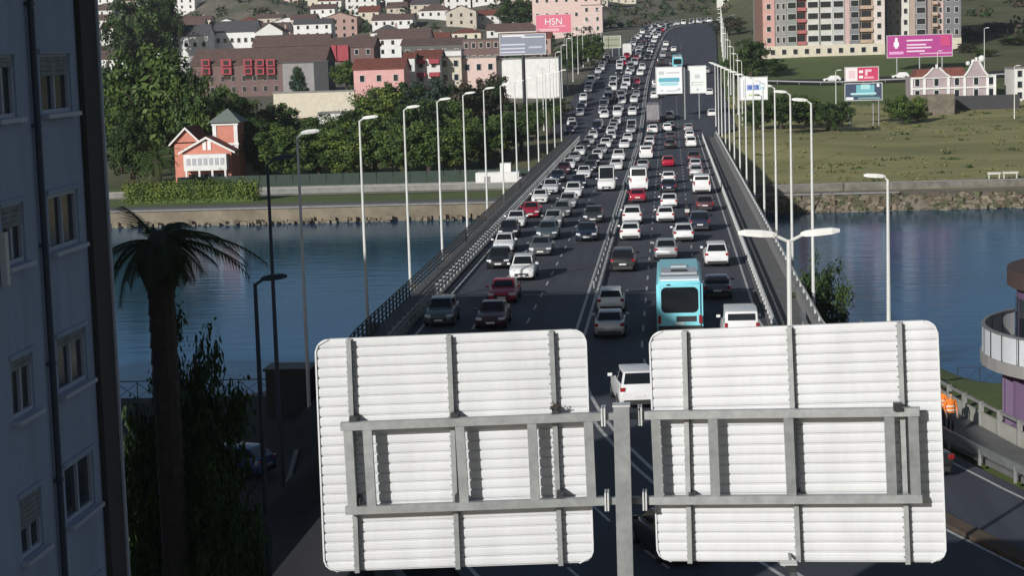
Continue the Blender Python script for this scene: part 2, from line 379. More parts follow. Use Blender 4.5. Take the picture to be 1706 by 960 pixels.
for c in ((1003, 693), (1064, 692), (1009, 834), (1072, 833)):
    mb = MB(); g0 = gp(*c, OFF); mb.box(g0, (.03, .34, .34)); mb.build('flange', galv_l, gan)
    mb = MB(); mb.box(g0+Vector((.05, 0, 0)), (.03, .34, .34)); mb.build('flange', galv_l, gan)
for (p, q) in (((580, 716), (588, 848)), ((612, 715), (620, 846)), ((766, 709), (774, 842)), ((886, 704), (892, 838)), ((980, 700), (986, 836)),
               ((1092, 698), (1098, 830)), ((1187, 697), (1192, 829)), ((1313, 694), (1319, 828)), ((1481, 692), (1486, 826)), ((1521, 692), (1526, 826))):
    bar(gp(*p, OFF), gp(*q, OFF), .10, .17, 'strut')
for c in ((590, 698), (758, 692), (926, 684), (596, 833), (765, 828), (934, 822), (1148, 690), (1323, 686), (1497, 682), (1153, 826), (1328, 824)):
    mb = MB(); g0 = gp(*c, .2); mb.box(g0, (.13, .34, .12)); mb.build('clamp', dark_metal, gan)
mb = MB(); g0 = gp(1496, 678, .45); mb.box(g0, (.16, .16, .14)); mb.build('junction_box', dark_metal, gan)
mb = MB(); g0 = gp(926, 676, .4)
for k in range(14):
    d = Vector((random.uniform(-1, 1), random.uniform(-.6, .6), random.uniform(-.7, .7)))*.12; mb.tube(g0-d*.2, g0+d, .012, n=4)
tag(mb.build('bird_nest', bark), 'small tangle of dark twigs on the left sign upper beam', 'twigs').location = GO
g0 = aty(1318, 945, 34.3)
cl = thing('gantry_camera', 'small dark device on bracket below the middle of right sign', 'camera', g0)
mb = MB(); mb.box((0, 0, 0), (.2, .28, .14)); mb.build('housing', dark_metal, cl); mb = MB(); mb.tube((0, 0, .05), (0, .5, .1), .03); mb.build('bracket', galv, cl)
mb = MB(); mb.box((-.05, -.05, .085), (.3, .3, .02)); mb.build('sunshield', galv_l, cl)

# ------------------------------------------------------------------ apartment building at the left edge
fac = mat('render_facade', (.36, .42, .56), .85, noise=.22, scale=.9, stretch=(1, 1.6, .22), bump=.12, bscale=9)
pierm = mat('pier_render', (.06, .052, .05), .85, noise=.25, scale=.8)
wframe = mat('window_frame', (.46, .49, .58), .6)
curtain = mat('curtain', (.30, .32, .33), .9, noise=.5, scale=4)
BX = -12.6
ab = thing('apartment_building', 'grey-blue rendered apartment block at the left edge with a dark drainpipe', 'building', (BX, 34, -3.2))
def lb(y, z): return y-34, z+3.2
# facade with real openings: grid of wall panels round recessed windows
cols = [(32.3, 33.5), (35.4, 36.7), (38.2, 40.2)]; rows = [(15.0, 16.2), (12.2, 13.35), (9.25, 10.4), (6.5, 7.7), (3.6, 4.9), (.7, 2.0), (-1.6, -.6)]
ye = sorted({30.0, 40.7, *[c for a in cols for c in a]}); ze = sorted({-3.2, 18.2, *[c for a in rows for c in a]})
mb = MB()
def is_open(a, b, c, d): return any(abs(a-q[0]) < .01 and abs(b-q[1]) < .01 for q in cols) and any(abs(c-q[0]) < .01 and abs(d-q[1]) < .01 for q in rows)
for a, b in zip(ye, ye[1:]):
    for c, d in zip(ze, ze[1:]):
        y0, z0 = lb(a, c); y1, z1 = lb(b, d)
        if is_open(a, b, c, d):
            t = -.18
            mb.add([(0, y0, z0), (0, y1, z0), (0, y1, z1), (0, y0, z1), (t, y0, z0), (t, y1, z0), (t, y1, z1), (t, y0, z1)], [(0, 1, 5, 4), (1, 2, 6, 5), (2, 3, 7, 6), (3, 0, 4, 7)])
        else: mb.add([(0, y0, z0), (0, y1, z0), (0, y1, z1), (0, y0, z1)], [(0, 1, 2, 3)])
y0, _ = lb(30, 0); y1, _ = lb(41.9, 0)
mb.add([(0, y0, 0), (-10.4, y0, 0), (-10.4, y0, 21.4), (0, y0, 21.4)], [(0, 1, 2, 3)]); mb.add([(-.3, y1, 0), (-10.4, y1, 0), (-10.4, y1, 21.4), (-.3, y1, 21.4)], [(0, 1, 2, 3)])
mb.add([(-10.4, y0, 0), (-10.4, y1, 0), (-10.4, y1, 21.4), (-10.4, y0, 21.4)], [(0, 1, 2, 3)]); mb.add([(0, y0, 21.4), (-10.4, y0, 21.4), (-10.4, y1, 21.4), (0, y1, 21.4)], [(0, 1, 2, 3)])
mb.build('wall', fac, ab, fix=False)
a, b = lb(40.68, 0)[0], lb(41.9, 0)[0]
mb = MB(); mb.box((-.12, (a+b)/2, 10.7), (.5, b-a, 21.4)); mb.build('corner_pier', pierm, ab)
mb = MB(); mb.box((.155, b-.06, 10.7), (.05, .1, 21.38)); mb.build('corner_strip', wframe, ab)
for (ya, yb) in cols:
    for (za, zb) in rows:
        (y0, z0), (y1, z1) = lb(ya, za), lb(yb, zb); ym, zm = (y0+y1)/2, (z0+z1)/2
        mb = MB()
        for (cy, cz, sy, sz) in ((y0+.04, zm, .08, z1-z0), (y1-.04, zm, .08, z1-z0), (ym, z0+.04, y1-y0-.16, .08), (ym, z1-.04, y1-y0-.16, .08), (ym, zm, .07, z1-z0-.16)): mb.box((-.1, cy, cz), (.1, sy, sz))
        w = mb.build('window', wframe, ab)
        mb = MB(); mb.add([(-.12, y0, z0), (-.12, y1, z0), (-.12, y1, z1), (-.12, y0, z1)], [(0, 1, 2, 3)]); mb.build('pane', wglass, w)
        mb = MB(); mb.box((.07, ym, z0-.05), (.2, y1-y0+.2, .09)); mb.build('sill', wframe, w)
        mb = MB(); mb.box((.02, ym, z1+.06), (.06, y1-y0+.16, .1)); mb.build('lintel', fac, w)
        cv = random.choice((0, 0, .25, .4, .55))
        if cv:
            for q in range(int(cv*(z1-z0)/.1)): mb = MB(); mb.box((-.045, ym, z1-.09-q*.1), (.02, y1-y0-.1, .09)); mb.build('shutter_slat', curtain, w)
mb = MB(); yp = lb(37.55, 0)[0]; mb.tube((.1, yp, 0), (.1, yp, 21.2), .07, n=8)
for k in range(9): mb.box((.08, yp, 1.2+k*2.4), (.16, .2, .06))
mb.build('drainpipe', dark_steel, ab)
mb = MB(); mb.box((-5, 0+(41.9+30)/2-34, 21.5), (11.2, 12.6, .2)); mb.build('roof', slate, ab)
mb = MB(); pq = 36.1-34; mb.box((.12, 35.12-34, 12.4+3.2), (.12, .18, 1.0)); mb.build('air_vent', galv_l, ab)
# unseen tall block further left, added and shaped to cast the quay shadow
tb = thing('shade_tower', 'unseen tall pale block added left of frame to shade the quay', 'building', (-67, 32, -3.2))
mb = MB(); mb.box((0, 0, 16.9), (46, 34, 33.8)); mb.build('wall', fac, tb); mb = MB(); mb.box((0, 0, 34.5), (47, 35, 1.4)); mb.build('roof', slate, tb); mb = MB(); mb.box((0, -6.5, 36.6), (46, 21, 2.8)); mb.build('shade_tower_top', fac, tb)  # higher step added on top to keep the quay lamp head in shadow
wm2 = MB().box((0, 0, 0), (.12, 1.6, 1.4)).mesh('tower_window', wglass)
for f in range(10):
    for j in range(8): link('window', wm2, tb, (23.02, -14+j*4, 3+f*3.1))
# ------------------------------------------------------------------ lamp posts
def lamp_mesh(h, arm, head_len, n=8):
    p = MB(); p.tube((0, 0, 0), (0, 0, h*.5), .11, .09, n=n); p.tube((0, 0, h*.5), (0, 0, h), .09, .06, n=n); p.tube((0, 0, 0), (0, 0, .5), .16, .14, n=n)
    a = MB(); a.tube((0, 0, h-.05), (arm, 0, h+.12), .045, n=6)
    hd = MB(); L = head_len; w = .17
    secs = [(0, .06, .05), (.12*L, .12, .09), (.4*L, w, .11), (.8*L, w*.95, .10), (L, w*.5, .05)]
    prev = None
    for s, ww, hh in secs:
        ring = [(arm-.05+s, yy*ww, h+.13+zz*hh+s*.08) for yy, zz in ((-1, -.6), (1, -.6), (1, .2), (.5, 1), (-.5, 1), (-1, .2))]
        o = len(hd.v); hd.v += ring
        if prev is not None:
            for q in range(6): hd.f.append((prev+q, prev+(q+1) % 6, o+(q+1) % 6, o+q)); hd.mi.append(0)
        else: hd.f.append(tuple(range(o, o+6))[::-1]); hd.mi.append(0)
        prev = o
    hd.f.append(tuple(range(prev, prev+6))); hd.mi.append(0)
    return p.mesh('pole', lamp_pole, True), a.mesh('arm', lamp_pole), hd.mesh('lamp_head', lamp_head)
LM = lamp_mesh(11.9, .25, .95)
def lamp(x, y, z, label=None, group=None, left=False, meshes=LM, h=1.0, double=False, om=None):
    t = thing('street_lamp', label, 'street lamp', (x, y, z), math.pi if left else 0, group, (1, 1, h))
    link('pole', meshes[0], t, omat=om); link('arm', meshes[1], t, omat=om); link('lamp_head', meshes[2], t, omat=om)
    if double: link('arm', meshes[1], t, rz=math.pi); link('lamp_head', meshes[2], t, rz=math.pi)
    return t
for k in range(13):
    Y = 97+20*k; lamp(-18.85, Y, -3.2 if k == 0 else -1.0, '%s pale street lamp from the front along the left railing' % ordw(k), 'lamps along the left side of the bridge', h=(15.4 if k == 0 else 13.2)/12.1)
    if k == 0: continue
    mb = MB(); mb.box((-18.2, Y, -.75), (1.4, .3, .5)); tag(mb.build('lamp_bracket', concrete_d), '%s concrete bracket from the front holding a left lamp post' % ordw(k), 'bracket', 'brackets under the left lamps')
for k in range(13):
    Y = 117+20*k; lamp(8.45, Y, -1.0, '%s pale street lamp from the front along the right parapet' % ordw(k), 'lamps along the right side of the bridge', True, h=13.5/12.1)
    mb = MB(); mb.box((8.2, Y, -.75), (.7, .3, .5)); tag(mb.build('lamp_bracket', concrete_d), '%s concrete bracket from the front holding a right lamp post' % ordw(k), 'bracket', 'brackets under the right lamps')
b0 = onz(467, 735, 0); lamp(b0.x, b0.y, -3.1, h=15/12.1, om=dark_steel, label= 'tall shaded street lamp near the quay railing with dark blurred head', group='lamps on the near left bank')  # pole and head coloured dark to stand for the shade on them
c0 = aty(425, 475, 58); LM2 = lamp_mesh(c0.z+3.1, .25, .8); lamp(c0.x, c0.y, -3.05, 'shaded street lamp with short side arm right of the palm', 'lamps on the near left bank', meshes=LM2, om=dark_steel)  # shade put into this lamp's colour as well
LM3 = lamp_mesh(11.0, .35, 1.0); c0 = aty(1314, 385, 50); lamp(c0.x, 50, -.1, 'double-headed white street lamp rising behind the right sign', 'lamps behind the right sign', meshes=LM3, double=True)
LM4 = lamp_mesh(10.1, .15, .95); c0 = aty(1479, 296, 86); lamp(c0.x, 86, -.3, 'single-headed white street lamp standing against the right-hand river', 'lamps behind the right sign', True, meshes=LM4)
for k in range(12):
    Y = 362+22*k
    lamp(rx(-23.5, Y), Y, terrain(rx(-23.5, Y), Y)-.1, '%s far street lamp left of the road beyond the bridge' % ordw(k), 'lamps beyond the bridge on the left')
    lamp(rx(13.5, Y), Y, terrain(rx(13.5, Y), Y)-.1, '%s far street lamp right of the road beyond the bridge' % ordw(k), 'lamps beyond the bridge on the right', True)
for k, (px, py, Y) in enumerate(((1393, 190, 372), (1562, 150, 432), (1690, 190, 380), (1502, 78, 520), (1640, 90, 470))):
    x = aty(px, py, Y).x; lamp(x, Y, terrain(x, Y)-.1, '%s slim lamp post from the left on the right-hand bank' % ordw(k), 'lamps on the right bank', h=.85)
# ------------------------------------------------------------------ vehicles
def loft(secs, ring):
    mb = MB(); n = None; prev = None
    for s in secs:
        r = ring(s); n = len(r); o = len(mb.v); mb.v += r
        if prev is not None:
            for q in range(n): mb.f.append((prev+q, prev+(q+1) % n, o+(q+1) % n, o+q)); mb.mi.append(0)
        else: mb.f.append(tuple(range(o, o+n))); mb.mi.append(0)
        prev = o
    mb.f.append(tuple(range(prev, prev+n))); mb.mi.append(0); return mb
PAINT0 = mat('paint_base', (.5, .5, .5), .35, coat=.5)
KINDS = {  # L, W, H, stations (t from front, top z, half-width factor, bottom z), cabin (t windscreen base, t roof front, t roof rear, t rear base, belt z)
 'hatchback': (4.05, 1.76, 1.47, [(0, .60, .74, .38), (.02, .70, .88, .24), (.07, .77, .96, .2), (.16, .86, 1, .2), (.27, .95, 1, .2), (.5, .97, 1, .2), (.9, .98, .98, .2), (.97, .95, .94, .22), (1, .74, .84, .36)], (.25, .43, .84, .965, .95)),
 'saloon_car': (4.6, 1.80, 1.43, [(0, .58, .74, .38), (.02, .68, .88, .24), (.07, .76, .96, .2), (.16, .84, 1, .2), (.28, .93, 1, .2), (.5, .95, 1, .2), (.78, .98, .99, .2), (.92, .99, .95, .2), (.98, .95, .9, .25), (1, .72, .82, .36)], (.27, .44, .70, .86, .93)),
 'estate_car': (4.6, 1.81, 1.48, [(0, .60, .74, .38), (.02, .70, .88, .24), (.07, .77, .96, .2), (.16, .86, 1, .2), (.27, .95, 1, .2), (.5, .97, 1, .2), (.92, .98, .98, .2), (.98, .95, .94, .22), (1, .74, .84, .36)], (.26, .42, .88, .97, .95)),
 'off_road_car': (4.45, 1.86, 1.66, [(0, .70, .76, .42), (.02, .84, .9, .3), (.07, .92, .97, .26), (.16, .98, 1, .25), (.27, 1.06, 1, .25), (.5, 1.07, 1, .25), (.9, 1.08, .98, .25), (.97, 1.06, .95, .28), (1, .85, .86, .42)], (.25, .40, .87, .97, 1.05)),
 'delivery_van': (4.9, 1.96, 1.98, [(0, .80, .80, .40), (.02, .95, .92, .26), (.06, 1.02, .98, .24), (.14, 1.12, 1, .24), (.2, 1.18, 1, .24), (.5, 1.2, 1, .24), (.95, 1.2, 1, .24), (.985, 1.18, .97, .26), (1, 1.0, .94, .36)], (.17, .33, .965, .992, 1.17)),
 'high_van': (5.8, 2.08, 2.65, [(0, .9, .82, .42), (.02, 1.05, .93, .3), (.05, 1.15, .98, .26), (.12, 1.25, 1, .26), (.17, 1.32, 1, .26), (.5, 1.35, 1, .26), (.96, 1.35, 1, .26), (.99, 1.33, .98, .28), (1, 1.1, .95, .36)], (.14, .27, .975, .994, 1.31)),
}
def quad_on(m, pts, inset, off):
    p = [Vector(q) for q in pts]; c = sum(p, Vector())/4; n = (p[1]-p[0]).cross(p[3]-p[0]).normalized()
    if n.dot(c-Vector((0, 0, c.z*.6))) < 0: n = -n
    q = []
    for i in range(4):
        a = (p[(i+1) % 4]-p[i]); b = (p[i-1]-p[i]); q.append(p[i]+a.normalized()*min(inset, a.length*.3)+b.normalized()*min(inset, b.length*.3)+n*off)
    m.add(q+[v-n*.02 for v in q], [(0, 1, 2, 3), (0, 1, 5, 4), (1, 2, 6, 5), (2, 3, 7, 6), (3, 0, 4, 7)])
VK = {}
def vehicle_kind(kind):
    if kind in VK: return VK[kind]
    L, Wd, H, st, (t0, t1, t2, t3, zb) = KINDS[kind]; hw = Wd/2; Y = lambda t: L/2-t*L
    def ring(s):
        t, zt, w, z0 = s; w *= hw; y = Y(t); h = zt-z0
        half = [(w*.80, z0), (w*.95, z0+.06), (w, z0+.38*h), (w*.985, z0+.72*h), (w*.93, zt-.05), (w*.78, zt)]
        return [(x, y, z) for x, z in half]+[(0, y, zt+.015)]+[(-x, y, z) for x, z in half[::-1]]
    body = loft(st, ring).mesh('body', PAINT0, True)
    bw, rw = hw*.90, hw*(.72 if H < 1.8 else .86)
    van = H > 1.8
    base = {'fl': (-bw*.93, Y(t0), zb), 'fr': (bw*.93, Y(t0), zb), 'rl': (-bw*.95, Y(t3), zb), 'rr': (bw*.95, Y(t3), zb)}
    top = {'fl': (-rw*.95, Y(t1), H-.03), 'fr': (rw*.95, Y(t1), H-.03), 'rl': (-rw*.96, Y(t2), H-.05), 'rr': (rw*.96, Y(t2), H-.05)}
    tm = (t1+t2)/2
    bml, bmr, tml, tmr = (-bw, Y((t0+t3)/2), zb), (bw, Y((t0+t3)/2), zb), (-rw, Y(tm), H), (rw, Y(tm), H)
    cb = MB(); cb.add([base['fl'], base['fr'], bmr, base['rr'], base['rl'], bml, top['fl'], top['fr'], tmr, top['rr'], top['rl'], tml],
        [(0, 1, 7, 6), (1, 2, 8, 7), (2, 3, 9, 8), (3, 4, 10, 9), (4, 5, 11, 10), (5, 0, 6, 11), (6, 7, 8, 11), (11, 8, 9, 10), (5, 4, 3, 2), (0, 5, 2, 1)])
    me = cb.mesh('roof', PAINT0); bm = bmesh.new(); bm.from_mesh(me)
    ed = [e for e in bm.edges if e.calc_face_angle(0) > .3 and max(v.co.z for v in e.verts) > zb+.1]
    bmesh.ops.bevel(bm, geom=ed, offset=.07, segments=2, profile=.6, affect='EDGES'); bm.to_mesh(me); bm.free(); me.shade_smooth(); me.set_sharp_from_angle(angle=math.radians(40))
    parts = [('body', body, 'p', (0, 0, 0)), ('roof', me, 'p', (0, 0, 0))]
    def pane(name, pts, inset=.1, m=glass, off=.012):
        q = MB(); quad_on(q, pts, inset, off); parts.append((name, q.mesh(name, m), None, (0, 0, 0)))
    pane('windscreen', [base['fl'], base['fr'], top['fr'], top['fl']], .09)
    if van:
        f = lambda a, b, k: tuple(a[i]+(b[i]-a[i])*k for i in range(3))
        k0 = .1
        pane('rear_window', [f(base['rl'], top['rl'], .25), f(base['rr'], top['rr'], .25), top['rr'], top['rl']], .12)
    else: pane('rear_window', [base['rl'], base['rr'], top['rr'], top['rl']], .09)
    for s, b_, t_, bf, tf, br_, tr_ in ((-1, bml, tml, base['fl'], top['fl'], base['rl'], top['rl']), (1, bmr, tmr, base['fr'], top['fr'], base['rr'], top['rr'])):
        pane('side_window', [bf, b_, t_, tf], .09)
        if not van: pane('side_window', [b_, br_, tr_, t_], .09)
    zl = st[3][1]*.78; wl = hw*.72
    for s in (-1, 1):
        q = MB(); q.box((s*wl, L/2-.085, zl), (.36, .12, .13), rz=-s*.35); parts.append(('headlight', q.mesh('headlight', headl), None, (0, 0, 0)))
        zt = (st[-2][1])*.86; q = MB(); q.box((s*hw*.80, -L/2+.06, zt if not van else zt+.1), (.22 if not van else .14, .12, .17 if not van else .5), rz=s*.2); parts.append(('taillight', q.mesh('taillight', taill), None, (0, 0, 0)))
        q = MB(); q.box((s*(hw+.09), Y(t0)-.25, zb+.08), (.2, .1, .13)); parts.append(('mirror', q.mesh('mirror', PAINT0), 'p', (0, 0, 0)))
    q = MB(); q.box((0, L/2-.02, .48), (1.0, .06, .2)); parts.append(('grille', q.mesh('grille', trim), None, (0, 0, 0)))
    q = MB(); q.box((0, L/2+.015, .42), (.5, .03, .11)); parts.append(('number_plate', q.mesh('number_plate', platem), None, (0, 0, 0)))
    q = MB(); q.box((0, -L/2-.005, .62 if not van else .7), (.5, .04, .11)); parts.append(('number_plate', q.mesh('number_plate', platem), None, (0, 0, 0)))
    q = MB(); q.box((0, -L/2+.03, .36), (hw*1.5, .08, .2)); parts.append(('bumper', q.mesh('bumper', trim), None, (0, 0, 0)))
    r = .315 if not van else .34
    q = MB(); q.tube((-.11, 0, 0), (.11, 0, 0), r, n=14); wh = q.mesh('wheel', black, True)
    q = MB(); q.tube((-.118, 0, 0), (.118, 0, 0), r*.62, n=10); ri = q.mesh('rim', rimm)
    VK[kind] = (parts, [(s*(hw-.1), Y(t), r) for s in (-1, 1) for t in (.18, .80)], wh, ri, L); return VK[kind]
PAINTS = {'white': (.78, .78, .77), 'silver': (.46, .47, .48), 'grey': (.18, .19, .20), 'black': (.018, .018, .02), 'red': (.40, .012, .04), 'dark blue': (.022, .03, .06), 'dark grey': (.06, .065, .07), 'maroon': (.07, .018, .025), 'pale grey': (.52, .53, .57), 'slate green': (.10, .14, .15), 'blue': (.03, .09, .25)}
PM = {}
def paint(c):
    if c not in PM: PM[c] = mat('paint_'+c.replace(' ', '_'), PAINTS[c], .32, metal=.35 if c in ('silver', 'grey', 'dark grey', 'dark blue', 'slate green') else 0, coat=.6)
    return PM[c]
KNAME = {'hatchback': 'hatchback', 'saloon_car': 'saloon car', 'estate_car': 'estate car', 'off_road_car': 'off-road car', 'delivery_van': 'van', 'high_van': 'tall van'}
def vehicle(kind, col, x, y, z, rz, label, group, detail=2, tilt=0):
    parts, wheels, wh, ri, L = vehicle_kind(kind)
    t = thing(kind, label, 'van' if 'van' in kind else 'car', (x, y, z), rz, group); t.scale = (random.uniform(.97, 1.03), random.uniform(.95, 1.05), random.uniform(.96, 1.05)); t.rotation_euler = (tilt, 0, rz)
    for nm, me, p, loc in parts:
        if detail < 2 and nm in ('grille', 'mirror', 'bumper', 'number_plate'): continue
        if detail < 1 and nm in ('side_window',): continue
        link(nm, me, t, loc, omat=paint(col) if p else None)
    for w in wheels:
        q = link('wheel', wh, t, w)
        if detail >= 2: link('rim', ri, q)
    return t
# lanes: kind, colour, px, py of the bumper nearest the camera
LA = [('estate_car', 'slate green', 730, 543), ('hatchback', 'black', 829, 447), ('hatchback', 'white', 838, 420), ('hatchback', 'black', 846, 396), ('saloon_car', 'white', 858, 379), ('saloon_car', 'red', 879, 362), ('hatchback', 'white', 889, 339),
      ('off_road_car', 'pale grey', 915, 323), ('estate_car', 'dark blue', 920, 303), ('hatchback', 'maroon', 928, 290), ('hatchback', 'white', 944, 281), ('saloon_car', 'silver', 953, 270), ('hatchback', 'white', 963, 259), ('hatchback', 'dark grey', 972, 249), ('estate_car', 'silver', 980, 240), ('hatchback', 'white', 986, 232)]
LB = [('saloon_car', 'maroon', 817, 547), ('saloon_car', 'red', 836, 504), ('off_road_car', 'white', 869, 467), ('saloon_car', 'grey', 899, 426), ('estate_car', 'slate green', 911, 399), ('hatchback', 'silver', 920, 379), ('hatchback', 'grey', 931, 362), ('estate_car', 'silver', 941, 347), ('off_road_car', 'white', 950, 330),
      ('hatchback', 'dark blue', 958, 313), ('hatchback', 'white', 966, 297), ('saloon_car', 'dark grey', 979, 286), ('hatchback', 'black', 984, 275), ('hatchback', 'white', 992, 266), ('saloon_car', 'silver', 1000, 256), ('off_road_car', 'white', 1008, 247), ('hatchback', 'grey', 1012, 239), ('hatchback', 'white', 1019, 232)]
LC = [('saloon_car', 'dark blue', 977, 401), ('hatchback', 'dark grey', 987, 371), ('high_van', 'white', 1009, 318), ('hatchback', 'white', 1027, 283), ('off_road_car', 'white', 1029, 268), ('saloon_car', 'white', 1039, 247), ('hatchback', 'white', 1046, 236), ('estate_car', 'silver', 1052, 226)]
LD = [('off_road_car', 'white', 1056, 681), ('saloon_car', 'silver', 1015, 562), ('hatchback', 'white', 1017, 519), ('off_road_car', 'black', 1038, 452), ('hatchback', 'white', 1050, 400), ('off_road_car', 'white', 1053, 373), ('hatchback', 'red', 1061, 337), ('high_van', 'white', 1062, 318), ('hatchback', 'dark grey', 1064, 297), ('saloon_car', 'silver', 1069, 284), ('delivery_van', 'white', 1076, 264), ('hatchback', 'silver', 1080, 251), ('saloon_car', 'white', 1083, 242), ('hatchback', 'grey', 1085, 233), ('hatchback', 'white', 1087, 225)]
LE = [('saloon_car', 'silver', 1110, 432), ('saloon_car', 'white', 1139, 402), ('hatchback', 'white', 1109, 370), ('saloon_car', 'white', 1113, 347), ('hatchback', 'dark blue', 1111, 320), ('hatchback', 'white', 1112, 305), ('hatchback', 'red', 1110, 277), ('saloon_car', 'black', 1118, 247), ('hatchback', 'dark grey', 1118, 233), ('hatchback', 'grey', 1119, 221)]
LFn = [('delivery_van', 'white', 1236, 580), ('saloon_car', 'dark blue', 1196, 498), ('off_road_car', 'white', 1194, 443), ('off_road_car', 'dark blue', 1166, 384), ('saloon_car', 'maroon', 1175, 351), ('delivery_van', 'white', 1171, 322), ('estate_car', 'silver', 1159, 294), ('hatchback', 'pale grey', 1158, 282), ('saloon_car', 'maroon', 1156, 270), ('off_road_car', 'white', 1152, 245), ('hatchback', 'white', 1150, 232), ('hatchback', 'silver', 1148, 223)]
LANES = [(LA, 'outermost oncoming lane', -13.2, True), (LB, 'middle oncoming lane', -10.15, True), (LC, 'oncoming lane beside the median', -7.1, True),
         (LD, 'outbound lane beside the median', -3.4, False), (LE, 'middle outbound lane', -.1, False), (LFn, 'outbound lane beside the right walkway', 3.2, False)]
lastY = {}
for lst, lane, xl, onc in LANES:
    prev = 0
    for i, (kind, col, px, py) in enumerate(lst):
        p = onz(px, py, .12); L = KINDS[kind][0]
        y = max(p.y+L/2, prev+L/2+.7); prev = y+L/2
        far = p.y > 175
        x = p.x if not far else xl+shift(y)+(p.x-xl)*.5
        if lane == 'outermost oncoming lane' and far: x = max(x, -13.6)
        rz = math.pi if onc else 0
        if y < 105: rz += math.atan(.0075*(105-y))
        rz += random.uniform(-.015, .015)
        vehicle(kind, col, x, y, road_z(y)+.005, rz, '%s %s, %s from the front in the %s' % (col, KNAME[kind], ordw(i), lane), 'cars in the %s' % lane, 2 if y < 240 else 1)
    lastY[lane] = prev
# traffic climbing the road beyond the bridge
rr = random.Random(21); cols = ['white']*6+['silver']*4+['grey', 'dark grey', 'black', 'dark blue', 'pale grey', 'grey', 'maroon', 'red']; kk = ['hatchback', 'hatchback', 'saloon_car', 'estate_car', 'off_road_car', 'off_road_car', 'delivery_van']
FARL = [('slip road left of the oncoming lanes', -18.2, True, 350, 545, 11), ('outer oncoming lane of the far climb', -13.1, True, 352, 860, 9.5), ('middle oncoming lane of the far climb', -10.1, True, 346, 860, 9.5), ('inner oncoming lane of the far climb', -7.2, True, 352, 800, 16),
        ('inner outbound lane of the far climb', -3.3, False, 346, 600, 30), ('middle outbound lane of the far climb', -.1, False, 350, 600, 34), ('slip road right of the outbound lanes', 8.5, False, 380, 520, 60)]
for lane, xl, onc, y0, y1, gap in FARL:
    y = max(y0, lastY.get(lane, 0)); i = 0
    while y < y1:
        k = rr.choice(kk); c = rr.choice(cols); g0 = math.atan((road_z(y+2)-road_z(y-2))/4)
        vehicle(k, c, rx(xl, y)+rr.uniform(-.45, .45), y, road_z(y)+.01, math.pi if onc else 0, '%s %s, %s along in the %s' % (c, KNAME[k], ordw(i), lane), 'far traffic, %s' % lane, 0, tilt=-g0 if onc else g0)
        y += gap*(rr.uniform(.68, 1.1) if rr.random() < .75 else rr.uniform(1.3, 2.2)); i += 1
# loose near vehicles
p = onz(372, 800, -3.0); vehicle('hatchback', 'blue', p.x, p.y+1, terrain(p.x, p.y+1)+.02, 1.35, 'blue hatchback in deep shade on the quay street', 'cars near the camera')
p = onz(1590, 800, 0); vehicle('saloon_car', 'black', p.x-1.3, p.y+2.2, .005, .25, 'black saloon car half hidden behind the right edge of the right sign', 'cars near the camera')
p = onz(1120, 935, 0); vehicle('hatchback', 'black', p.x, p.y+1.2, .005, .33, 'black hatchback glimpsed below the gap between the signs', 'cars near the camera')
